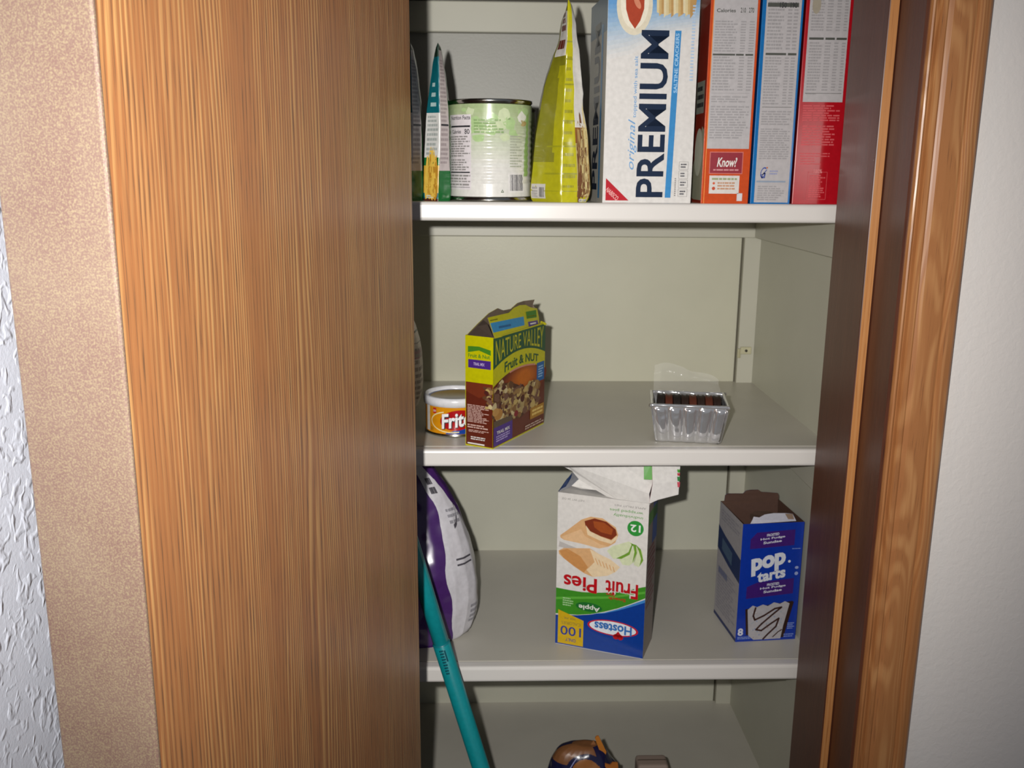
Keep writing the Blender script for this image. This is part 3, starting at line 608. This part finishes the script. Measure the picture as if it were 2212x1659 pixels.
# clear tray of cookies
C0 = Vector((.2215, 1.1600, Z2+.0003)); r = tag(empty('cookie_tray', C0, math.radians(-9)), 'shiny ridged clear plastic tray holding a row of dark cookies', 'tray')
m, nt, b = base('clear_tray_plastic'); v = coords(nt, (1, 1, 1)); f_ = noise_n(nt, v, 38, 1, .4); b.inputs['Base Color'].default_value = (.86, .86, .88, 1); b.inputs['Roughness'].default_value = .10; b.inputs['Transmission Weight'].default_value = .6
b.inputs['IOR'].default_value = 1.45; b.inputs['Metallic'].default_value = .55; b.inputs['Specular IOR Level'].default_value = .9; bump(nt, b, f_, .5, .006); plast = m
wt, dt, ht = .086, .066, .052
def tray_pt(s, zt, inset=0):     # s runs round the rim from the front left corner
    per = [(0, 0), (1, 0), (1, 1), (0, 1)]
    side = int(s) % 4; t = s-int(s); a, b_ = per[side], per[(side+1) % 4]; x, y = a[0]+(b_[0]-a[0])*t, a[1]+(b_[1]-a[1])*t
    grow = .004+.0085*(zt/ht)-.006-inset
    nr = 5 if side % 2 == 0 else 8; fl_ = abs(math.sin(PI*nr*t))**.5*.0042*(1-min(1, max(0, (zt/ht-.86)/.1))) if 0 < zt/ht < .97 else 0
    nx, ny = ((0, -1), (1, 0), (0, 1), (-1, 0))[side]; X = x*wt+(x-.5)*2*grow+nx*(fl_-.003); Y = y*dt+(y-.5)*2*grow+ny*(fl_-.003)
    return (X, Y, zt)
mb = MB(); nS = 4*40; zs = [.0, .001, .004, .012, .022, .032, .040, .0445, .0455, .049, .052]; vs = [tray_pt(4*k/nS, z) for z in zs for k in range(nS)]
mb.add(vs, [[i*nS+k, i*nS+(k+1) % nS, (i+1)*nS+(k+1) % nS, (i+1)*nS+k] for i in range(len(zs)-1) for k in range(nS)]+[list(range(nS))[::-1]], plast, True)
# rolled lip
vs = [tray_pt(4*k/nS, ht, -q) for q, dz in ((0, 0), (.0025, 0), (.0028, -.0035)) for k in range(nS)]; vs = [(x, y, z-(.0035 if i >= 2*nS else 0)) for i, (x, y, z) in enumerate(vs)]
mb.add(vs, [[i*nS+k, i*nS+(k+1) % nS, (i+1)*nS+(k+1) % nS, (i+1)*nS+k] for i in range(2) for k in range(nS)], plast, True)
o = mb.build('ridged_tray', r); sd = o.modifiers.new('s', 'SOLIDIFY'); sd.thickness = .0005
ck = [ink('1c1310', .6), ink('2a1a14', .55), ink('54281a', .5)]
def cookie_mesh(m, seed):
    mb = MB(); rr = .0262; pf = [(0, 0), (rr-.001, 0), (rr, .0012), (rr-.0012, .0036), (rr-.0012, .0056), (rr, .008), (rr-.001, .0094), (0, .0094)]; lathe(mb, pf, m, 28); return mb
Mr = Matrix.Translation(C0) @ Matrix.Rotation(math.radians(-9), 4, 'Z')
for k_, where in enumerate(('leftmost in the tray', 'second from the left', 'third from the left', 'fourth from the left', 'fourth from the right', 'third from the right', 'second from the right', 'rightmost in the tray')):
    o = cookie_mesh(ck[2] if k_ in (1, 4, 6) else ck[k_ % 2], k_).build('cookie')
    o.matrix_world = Mr @ Matrix.Translation((.0022+k_*.0103, .033, .0305)) @ Matrix.Rotation(PI/2, 4, 'Y') @ Matrix.Rotation(k_*.5, 4, 'Z')
    tag(o, ('rusty brown' if k_ in (1, 4, 6) else 'dark')+' round cookie standing on edge, '+where, 'cookie', 'cookies in the clear tray')
m, nt, b = base('clear_film'); v = coords(nt, (1, 1, 1)); b.inputs['Base Color'].default_value = (.9, .9, .88, 1); b.inputs['Roughness'].default_value = .12; b.inputs['Transmission Weight'].default_value = 0; b.inputs['Alpha'].default_value = .13; bump(nt, b, noise_n(nt, v, 90, 3), .7, .003); film = m
mb = MB(); nU, nV = 30, 16; vs = []
for j in range(nV+1):
    for i in range(nU+1):
        u, t = i/nU, j/nV; hh = .074-.018*max(0, (u-.45))/.55+.004*math.sin(u*9); x = -.002+.087*u; y = .050+.030*min(1, t*1.6)*(1-.15*t)
        z = .0535+(hh-.0535+.012)*math.sin(min(1, t*1.3)*PI/2)*t; n_ = noise.noise(Vector((x*60, y*60, z*80)))*.003
        vs.append((x+n_*.6, y+n_, z+n_*.6))
mb.add(vs, [[j*(nU+1)+i, j*(nU+1)+i+1, (j+1)*(nU+1)+i+1, (j+1)*(nU+1)+i] for j in range(nV) for i in range(nU)], film, True); tag(mb.build('wrapper_film', r), 'crinkled transparent wrapper standing up behind the tray')

# ------------------------------------------------------------------ third shelf goods
Z3 = S[3]
# purple bag
prof_px = [(1418, 955), (1408, 985), (1385, 1003), (1340, 1022), (1270, 1031), (1200, 1022), (1120, 998), (1060, 966), (1005, 930), (975, 912)]
rows = []
for i, (py, px) in enumerate(prof_px):
    p = at(px, py, 1.235); v = max(0, p.z-Z3) if i else 0; cx = -.125-.01*i/9; rx = p.x-cx; q = i/9
    ry = (.062 if 0 < i < 6 else .05 if i else .03)*(1-.75*max(0, q-.55)/.45)
    rows.append([(cx+rx*math.copysign(abs(math.cos(a))**.8, math.cos(a)), 1.235+.01*q+ry*math.copysign(abs(math.sin(a))**.8, math.sin(a)), Z3+v+.0004) for a in [-PI+2*PI*k/24 for k in range(25)]])
lf = Loft(rows, .0022, 22, 11); PB, PB2, WP = ink('42205f', .25, .3), ink('2c1440', .28, .2), ink('c9c6cb', .28, .3)
def pc(u, v):   # the front facing the camera is around u = 6..12, its right end u = 12
    if 3 < u < 14:
        if v < .16: return PB
        if v > .93: return PB2
    return PB
lf.mesh(mb := MB(), PB, 260, 220, pc); mb.add(lf.rows[-1][:24], [list(range(24))], PB2)
P = Print(mb, lambda u, v, h: lf.at(u, v, h), 1, 1, (.12, .012)); gk = ink('4a474e')
K = ((.16, 9.8), (.2, 9.7), (.3, 9.1), (.45, 8.7), (.55, 8.5), (.65, 8.8), (.75, 8.8), (.85, 8.3), (.93, 7.5)); lft = []
for (v0, e0), (v1, e1) in zip(K, K[1:]): lft += [(e0+(e1-e0)*k/5+.07*math.sin((v0+(v1-v0)*k/5)*46), v0+(v1-v0)*k/5) for k in range(5)]
P.poly(lft+[(7.5, .93), (9.2, .91), (10.4, .79), (11.3, .69), (12.2, .60), (12.6, .5), (12.6, .3), (12.2, .18), (11, .16)], WP, 3)
P.H = .00022
P.micro(8.9, .77, 9.6, .84, 2, gk, 4, .7, .2, 2); P.micro(9.6, .66, 11.2, .72, 3, ink('8f8d93'), 4, .5, .3, 4); P.rect(9.4, .57, 10.9, .575, gk, 4); P.rect(9.4, .555, 10.9, .56, gk, 4)
P.micro(10.4, .36, 11.4, .42, 4, ink('8f8d93'), 4); P.line([(10.6, .20), (10.6, .32), (11.3, .34)], .004, gk, 4); P.bars(11.0, .24, 11.7, .30, gk, 4, 10); P.oval(11.7, .43, .12, .012, ink('b8541c'), 4); P.line([(9.9, .655), (10.3, .665), (10.7, .69), (10.95, .73)], .012, gk, 4)
tag(mb.build('plastic_bag'), 'bulging purple plastic bag with white label behind the teal pole', 'bag')

# upside down pie carton
W_, D_, H_ = .1239, .060, .2225; loc = Vector((.1001, 1.1896, Z3)); r = tag(empty('pie_carton', loc, math.radians(-21.5)), 'white, green and blue pie carton standing upside down with torn top', 'box')
wh = ink('d9d5d0', .3, .2); whi = ink('cfccc8', .6); mb = MB(); carton(mb, W_, D_, H_, wh, {'right': ink('c9c4c0', .4), 'back': ink('2a4f9a', .4)}, True, whi)
P = Print(mb, face(W_, D_, H_, 'front'), W_, H_); sf = face(W_, D_, H_, 'front'); P.surf = sf
B1, G1, G2, LBl, RD = ink('0a3a8f', .28, .2), ink('3c8a24', .28, .2), ink('1f6a2c', .28), ink('3f82c4', .28), ink('b5131d', .28)
P.poly([(0, .002), (1, .002), (1, .375), (.85, .335), (.7, .295), (.55, .262), (.4, .235), (.25, .215), (0, .195)], B1, 1)
P.poly([(0, .205), (.25, .218), (.4, .238), (.55, .268), (.7, .305), (.85, .35), (1, .40), (1, .475), (.9, .455), (.75, .42), (.6, .40), (.45, .385), (.3, .375), (.15, .375), (0, .378)], G1, 2)
P.poly([(.40, .24), (.55, .262), (.7, .30), (.85, .345), (1, .392), (1, .372), (.85, .33), (.7, .29), (.55, .257)], LBl, 3)
P.poly([(0, .3), (.3, .33), (.6, .36), (1, .43), (1, .445), (.6, .375), (.3, .345), (0, .315)], ink('5aa83a', .28), 2.5)
P.poly([(.03, .01), (.325, .01), (.325, .185), (.03, .235)], ink('c9a516', .28), 4)
yb = ink('2f3f8a'); P.text('100', .18, .100, .24, .062, yb, 5, 180, .01); P.text('ONLY', .18, .040, .12, .022, yb, 5, 180, .01); P.text('CALORIES', .18, .152, .22, .020, ink('8a7a3a'), 5, 180, .0); P.text('PER PIE', .165, .185, .13, .012, ink('8a7a3a'), 5, 180)
P.oval(.655, .170, .285, .050, ink('c22030', .28), 4, -.06*0); P.oval(.655, .170, .262, .043, ink('dfe4ea', .28), 5); P.text('Hostess', .66, .168, .42, .060, ink('2f6cb4'), 6, 180, .03)
hx, hy = .72, .118; P.oval(hx-.025, hy, .032, .018, RD, 7); P.oval(hx+.025, hy, .032, .018, RD, 7); P.poly([(hx-.055, hy), (hx+.055, hy), (hx, hy+.038)], RD, 7)
P.oval(.38, .283, .15, .030, G2, 4); P.text('Apple', .385, .280, .24, .040, ink('dfe2d8'), 5, 180, .02); P.micro(.08, .265, .20, .325, 4, ink('9cc48a'), 4)
for b_, c_, l_ in ((.07, wh, 3.5), (.022, RD, 5)): P.text('Fruit', .74, .432, .36, .098, c_, l_, 180, b_); P.text('Pies', .275, .428, .38, .098, c_, l_, 180, b_)
P.text('Snack', .69, .365, .20, .020, RD, 6, 180, .02); P.text('Size', .62, .388, .1, .018, RD, 6, 180, .02)
def pies(pts, m, layer): P.poly([((x-147)/680, 1-(y-(290+.125*(x-150)))/1140) for x, y in pts], m, layer)
cr = [ink(h, .4) for h in ('d3a574', 'dcb488', 'c48a50', 'e3cba6', '7a2f14', '9c4a1c', 'b9b3ae')]
pies([(165, 650), (300, 700), (300, 725), (160, 690)], cr[6], 1)
pies([(170, 605), (215, 575), (330, 490), (400, 468), (490, 480), (590, 545), (610, 600), (590, 655), (540, 685), (470, 700), (330, 665), (200, 640), (172, 622)], cr[0], 2)
pies([(180, 615), (330, 560), (360, 610), (480, 670), (540, 683), (470, 700), (330, 665), (200, 640)], cr[1], 2.5)
pies([(355, 500), (430, 480), (520, 505), (590, 560), (600, 600), (560, 635), (480, 610), (400, 575), (362, 535)], cr[4], 3); pies([(420, 500), (500, 510), (570, 560), (560, 600), (480, 580), (430, 545)], cr[5], 4)
pies([(365, 530), (400, 575), (480, 612), (560, 640), (600, 605), (606, 625), (560, 665), (470, 640), (380, 600)], cr[3], 4)
pies([(160, 720), (200, 700), (400, 700), (470, 740), (560, 780), (632, 835), (600, 870), (540, 900), (430, 912), (360, 885), (280, 835), (200, 775), (165, 745)], cr[0], 2)
pies([(400, 705), (470, 740), (560, 780), (632, 835), (600, 870), (540, 900), (430, 912), (380, 860), (440, 800)], cr[3], 2.5); pies([(165, 722), (230, 705), (330, 760), (390, 840), (360, 880), (280, 830), (200, 775)], cr[2], 3)
for k_ in range(6): pies([(440+k_*27, 770+k_*12), (448+k_*27, 772+k_*12), (470+k_*25, 820+k_*10), (462+k_*25, 820+k_*10)], cr[0], 4)
ap = ink('cfd6b0', .3); ag = ink('6f9a34', .3)
for pts in ([(530, 715), (570, 680), (690, 645), (720, 660), (700, 730), (640, 765), (580, 775)], [(620, 770), (720, 700), (730, 665), (760, 700), (740, 790), (700, 820), (650, 815)], [(730, 790), (760, 690), (795, 720), (800, 790), (770, 830), (735, 815)]): pies(pts, ap, 5)
for pts in ([(640, 772), (700, 740), (722, 662), (712, 665), (690, 725), (600, 770)], [(700, 655), (745, 670), (752, 730), (722, 800), (735, 720), (725, 680)], [(740, 665), (780, 700), (802, 780), (775, 825), (785, 770), (765, 710)]): pies(pts, ag, 6)
P.oval(.865, .835, .088, .048, ink('2f8f3a', .28), 5); P.text('12', .865, .835, .11, .045, ink('e3e6e0'), 6, 180, .02)
P.text('individually', .78, .905, .32, .022, ink('5c9a4a'), 5, 180, .0); P.text('wrapped pies', .76, .935, .36, .022, ink('5c9a4a'), 5, 180, .0); P.text('APPLE FRUIT PIES', .80, .966, .34, .012, GY, 5, 180, 0); P.text('NET WT 24 OZ', .17, .965, .25, .012, GY, 5, 180, 0)
Q = Print(mb, face(W_, D_, H_, 'right'), D_, H_); Q.surf = face(W_, D_, H_, 'right')
Q.rect(.0, .0, 1, 1, ink('8a7f78', .4), 1); Q.rect(.5, .7, 1, 1, ink('2a4f9a'), 2); Q.micro(.1, .3, .9, .7, 12, ink('7a3a40'), 2); Q.rect(0, .85, 1, .93, G1, 2)
mb.build('carton_body', r)
z6 = lambda x, y: (1160+x/3.456, 980+y/3.456)
def mk(name, pts, m, mb_, lbl=None, pre=None): return sheet_px(r, name, [(*z6(x, y), Y) for x, y, Y in pts], m, mb_, .0006, lbl, pre)
def gp(mb, g):
    n_ = Vector((0, 0, 0)); mb.sheet([g(*z6(x, y), Y) for x, y, Y in ((797, 97, 1.1632), (858, 97, 1.1602), (860, 195, 1.1527), (798, 192, 1.1562))], ink('3f9020', .3), None, .0002)
mk('back_flap', [(190, 92, 1.212), (262, 128, 1.209), (312, 190, 1.205), (258, 240, 1.203), (330, 262, 1.200), (440, 272, 1.193), (520, 318, 1.187), (620, 355, 1.178), (760, 383, 1.165), (845, 378, 1.158), (838, 300, 1.158), (860, 230, 1.160), (862, 150, 1.162), (862, 60, 1.168), (600, 60, 1.185), (190, 60, 1.212)], ink('d5d2ce', .6), ink('2a4f9a', .4))
mk('side_flap', [(836, 375, 1.146), (900, 345, 1.149), (1055, 305, 1.155), (1062, 200, 1.158), (1070, 60, 1.166), (858, 60, 1.158), (862, 230, 1.150)], ink('dad7d3', .6), ink('b03038', .4), None, None)
o = MB(); mi = r.matrix_basis.inverted(); o.sheet([mi @ at(*z6(x, y), Y) for x, y, Y in ((797, 60, 1.163), (860, 60, 1.160), (860, 195, 1.153), (798, 192, 1.157))], ink('3f9020', .3), None, .0005); tag(o.build('printed_tab', r), 'green strip printed on the torn flap')
for k_, (y0, y1, h) in enumerate(((118, 140, '3f9020'), (145, 165, 'b03038'), (172, 205, '2f7a3a'), (212, 250, 'c04a58'))):
    o = MB(); o.sheet([mi @ at(*z6(x, y), Y) for x, y, Y in ((1046, y0, 1.154), (1068, y0, 1.154), (1064, y1, 1.153), (1050, y1, 1.153))], ink(h, .3), None, .0004); o.build('printed_edge', r)
mk('corner_flap', [(160, 285, 1.192), (262, 140, 1.215), (300, 165, 1.222), (310, 192, 1.222), (262, 240, 1.208)], ink('8f9096', .4), ink('233a70', .4))
mk('corner_edge', [(158, 283, 1.191), (222, 190, 1.203), (262, 150, 1.212), (250, 185, 1.208), (215, 245, 1.200), (180, 262, 1.193)], ink('16305c', .3), ink('16305c', .3))
sheet_px(r, 'inner_shade', [(*z6(158, 290), 1.190), (*z6(845, 380), 1.1455), (*z6(640, 345), 1.18), (*z6(430, 262), 1.21), (*z6(250, 240), 1.212)], ink('b5b2ae', .6), whi)  # grey sheet across the opening, the interior's shade put into its colour

# blue pastry carton
W_, D_, H_ = .0877, .0917, .176; r = tag(empty('pastry_carton', (.3534, 1.1887, Z3), math.radians(5.2)), 'blue open toaster pastry carton next to the right wall', 'box')
PB_, PU = ink('0c3298', .28, .2), ink('3d1c6c', .28, .2); sw = ink('a5a2a6', .4); mb = MB(); brn = ink('50372b', .75)
carton(mb, W_, D_, H_, PB_, {'left': sw, 'back': PB_}, True, brn)
P = Print(mb, face(W_, D_, H_, 'front'), W_, H_); P.surf = face(W_, D_, H_, 'front')
lt = ink('c9cbd8'); 
P.poly([(.14, .79), (.86, .81), (.86, .94), (.24, .925), (.14, .87)], PU, 1)
for yy, s_, l_ in ((.905, 'FROSTED', .2), (.875, 'Hot Fudge', .40), (.845, 'Sundae', .30)): P.text(s_, .50, yy, l_, .022, lt, 2, 3, .03)
P.text('pop', .46, .660, .56, .150, ink('cfd2da'), 3, 6, .05); P.oval(.80, .675, .022, .011, ink('cfd2da'), 3); P.text('tarts', .52, .565, .46, .085, ink('cfd2da'), 3, 5, .04)
P.poly([(.13, .37), (.90, .40), (.90, .53), (.30, .505), (.13, .47)], PU, 1)
for yy, s_, l_ in ((.487, 'FROSTED', .2), (.460, 'Hot Fudge', .42), (.43, 'Sundae', .30)): P.text(s_, .56, yy, l_, .022, lt, 2, 3, .03)
P.poly([(.13, .28), (.22, .29), (.9, .335), (.93, .325), (.80, .02), (.18, .055), (.17, .05)], ink('2c1712', .4), 1)
P.poly([(.17, .275), (.25, .31), (.32, .295), (.42, .315), (.5, .30), (.6, .33), (.7, .315), (.78, .335), (.86, .315), (.78, .12), (.75, .012), (.3, .012), (.21, .05)], ink('a9a6aa', .4), 2)
dz = ink('3a201a', .4); P.line([(.30, .29), (.27, .22), (.30, .185), (.45, .22), (.62, .275), (.73, .285), (.60, .23), (.42, .15), (.33, .10), (.42, .09), (.58, .15), (.70, .19), (.66, .12), (.52, .05), (.46, .015)], .0026, dz, 3); P.line([(.62, .03), (.70, .07), (.76, .09)], .0016, dz, 3)
for k_ in range(40): P.blob(rnd.uniform(.25, .75), rnd.uniform(.03, .29), .012, ink(rnd.choice(('7d8fb0', 'c2c0c4', '9a8a86', '8fa0a8'))), 2.5)
P.text('8', .075, .085, .09, .065, lt, 2, 0, .04); P.micro(.03, .02, .25, .045, 2, ink('7f93c8'), 2); P.micro(.80, .02, .97, .055, 2, ink('6f84c4'), 2); P.micro(.85, .09, .97, .15, 4, ink('7f93c8'), 2); P.oval(.93, .62, .03, .012, ink('8f9cc8'), 2); P.oval(.93, .57, .03, .015, ink('8f9cc8'), 2); P.micro(.83, .775, .97, .785, 1, ink('7f93c8'), 2)
Q = Print(mb, face(W_, D_, H_, 'left'), D_, H_); Q.surf = face(W_, D_, H_, 'left')
Q.poly([(0, .80), (.3, .76), (1, .70), (1, .50), (.5, .54), (0, .60)], ink('1a3160', .35), 1); Q.poly([(.2, .72), (.65, .68), (.65, .57), (.2, .62)], ink('47607c', .35), 2); Q.rect(0, 0, 1, .03, ink('0c2560'), 1)
Q.micro(.1, .86, .9, .96, 4, ink('8f8d96'), 1); Q.micro(.08, .08, .92, .46, 14, ink('8f8d98'), 1); Q.rect(.1, .40, .5, .45, ink('6f7490'), 2)
mb.build('carton_body', r)
z7 = lambda x, y: (1500+x/4.146, 1020+y/4.146)
def mk(name, pts, m, mb_): return sheet_px(r, name, [(*z7(x, y), Y) for x, y, Y in pts], m, mb_, .0006)
mk('torn_flap', [(498, 464, 1.1915), (520, 425, 1.193), (530, 398, 1.1935), (580, 405, 1.1935), (630, 378, 1.194), (710, 366, 1.195), (810, 366, 1.196), (880, 372, 1.197), (912, 436, 1.1975)], ink('b9b9c4', .5), brn)
mk('torn_edge', [(812, 372, 1.1952), (880, 374, 1.196), (893, 420, 1.1965), (840, 420, 1.196)], ink('8a7462', .7), brn)
mk('back_flap', [(262, 300, 1.281), (268, 250, 1.281), (275, 205, 1.282), (300, 190, 1.282), (435, 190, 1.284), (460, 165, 1.285), (500, 157, 1.285), (570, 155, 1.286), (600, 175, 1.286), (745, 185, 1.288), (755, 210, 1.288), (745, 470, 1.284), (400, 470, 1.282)], ink('4c3328', .75), PB_)
mk('far_flap', [(500, 420, 1.282), (500, 370, 1.265), (550, 345, 1.26), (640, 345, 1.26), (745, 365, 1.262), (745, 420, 1.28)], ink('6b5446', .75), brn)

# ------------------------------------------------------------------ lowest shelf
Z4 = S[4]
PXB = [(1700, 1175, 1345), (1688, 1176, 1342), (1659, 1186, 1337), (1640, 1193, 1322), (1622, 1204, 1309), (1611, 1222, 1298), (1607, 1242, 1288), (1605, 1262, 1282)]
rows = []
for i, (py, xl, xr) in enumerate(PXB):
    a, c = at(xl, py, 1.16), at(xr, py, 1.16); cx, rx, z = (a.x+c.x)/2, (c.x-a.x)/2, a.z; ry = rx*.6
    rows.append([(cx+rx*math.cos(t), 1.16+ry*math.sin(t), z) for t in [-PI+2*PI*k/24 for k in range(25)]])
bz = rows[0][0][2]; cx0 = sum(p[0] for p in rows[0])/25
base_rows = [[(cx0+(p[0]-cx0)*s_, 1.16+(p[1]-1.16)*s_, z) for p in rows[0]] for s_, z in ((.85, Z4+.0008), (1.05, Z4+.012), (1.12, (Z4+bz)/2), (1.05, bz-.01))]
rows = base_rows+rows; lf = Loft(rows, .0028, 26, 21); OR, NV_, BR = ink('8f5a28', .35, .2), ink('1a1a3c', .25, .3), ink('7a5030', .35, .2)
def bc(u, v):
    if v > .90: return BR
    q = math.hypot((u-6.3)/1.9, (v-.60)/.13)
    if q < 1: return OR
    if q < 1.45 or (u > 8.2 and v < .88) or (u < 4.6 and v < .66): return NV_
    return BR
lf.mesh(mb := MB(), OR, 200, 160, bc); mb.add(lf.rows[-1][:24], [list(range(24))], BR)
P = Print(mb, lambda u, v, h: lf.at(u, v, h), 1, 1, (.3, .03)); P.line([(3.9, .60), (4.5, .68), (5.0, .74)], .02, ink('8d8fb8'), 1); P.line([(3.6, .56), (4.0, .62)], .02, ink('a8a6b0'), 1)
rb = tag(empty('chip_bag', (0, 0, 0)), 'crumpled orange and navy snack bag at the bottom edge of the picture', 'bag'); mb.build('bag_body', rb)
zb = lambda x, y: (1150+x/6.32, 1560+y/6.32)
def tw(name, pts, m): return sheet_px(rb, name, [(*zb(x, y), Y) for x, y, Y in pts], m, m, .0022)
tw('clip', [(855, 215, 1.15), (870, 190, 1.15), (905, 185, 1.15), (1010, 400, 1.15), (1000, 440, 1.15), (965, 470, 1.15), (935, 440, 1.15)], ink('b5702a', .35))
tw('bag_tail', [(790, 320, 1.155), (800, 290, 1.157), (835, 245, 1.158), (950, 480, 1.156), (880, 440, 1.155)], ink('8a5a34', .4))
tw('bag_tail', [(990, 560, 1.14), (1060, 580, 1.14), (1095, 545, 1.14), (1165, 550, 1.14), (1180, 700, 1.14), (990, 700, 1.14)], ink('a8642a', .35))
# small brown carton, rounded corners
a, c = at(1378, 1659, 1.205), at(1450, 1659, 1.205); t_ = at(1414, 1628, 1.235).z
r = tag(empty('brown_carton', (a.x, 1.205, Z4)), 'small dull brown box at the bottom edge, right of the orange bag', 'box'); mb = MB(); wv = c.x-a.x-.003; hv = t_-Z4
mb.box((0, 0, 0), (wv, .03, hv), paint('kraft_card', '8d7d72', .7, .06)); mb.build('body', r, bevel=.005, seg=3)
mb = MB(); mb.box((.002, .014, hv), (wv-.002, .016, hv+.0003), ink('57493f', .7)); mb.build('lid_seam', r)

# ------------------------------------------------------------------ teal pole
p0, p1 = at(1041, 1659, 1.082), at(928, 1300, 1.082); dirv = (p0-p1).normalized(); bot = p0+dirv*((p0.z-.012)/-dirv.z) if dirv.z < 0 else p0
top = p1-dirv*.13
def tube(name, a, b_, rad, m, parent, cap=True):
    L = (b_-a).length; mb = MB(); lathe(mb, [(0, 0), (rad*.9, 0), (rad, rad*.12), (rad, L-rad*.12), (rad*.9, L), (0, L)], m, 40); o = mb.build(name, parent); o.location = a; o.rotation_euler = (b_-a).to_track_quat('Z', 'Y').to_euler(); return o
teal, teald = ink('0d8288', .3, .1), ink('0f6f78', .35)
r = tag(empty('cleaning_pole', (0, 0, 0)), 'teal plastic pole leaning in front of the lower shelves', 'pole')
jn = at(953, 1388, 1.082)
tube('lower_tube', bot, jn, .0112, teal, r); tube('upper_tube', jn, top, .0103, teal, r)
tube('joint_collar', jn-dirv*.001, jn+dirv*.002, .0115, teald, r)
tube('foot', bot-dirv*0, bot-dirv*.06, .0135, ink('20242a', .5), r)
mb = MB(); L_ = 0; ax = -dirv; side = Vector((ax.z, 0, -ax.x)).normalized()
def ps(u, v, h):      # print on the lower tube: u round, v along from the joint downwards
    fr = Vector((0, -1, 0)); sd_ = ax.cross(fr).normalized(); a = u/.0112; n_ = fr*math.cos(a)+sd_*math.sin(a); return jn-ax*(-v)*-1*1+n_*(.01125+h) if False else jn+dirv*v+n_*(.01125+h)
P = Print(mb, ps); dkt = ink('0c4a55'); P.micro(-.004, .004, .0015, .040, 9, dkt, 1, .6, .2, 2); P.rect(.002, .006, .004, .022, dkt, 1); mb.build('printed_mark', r)
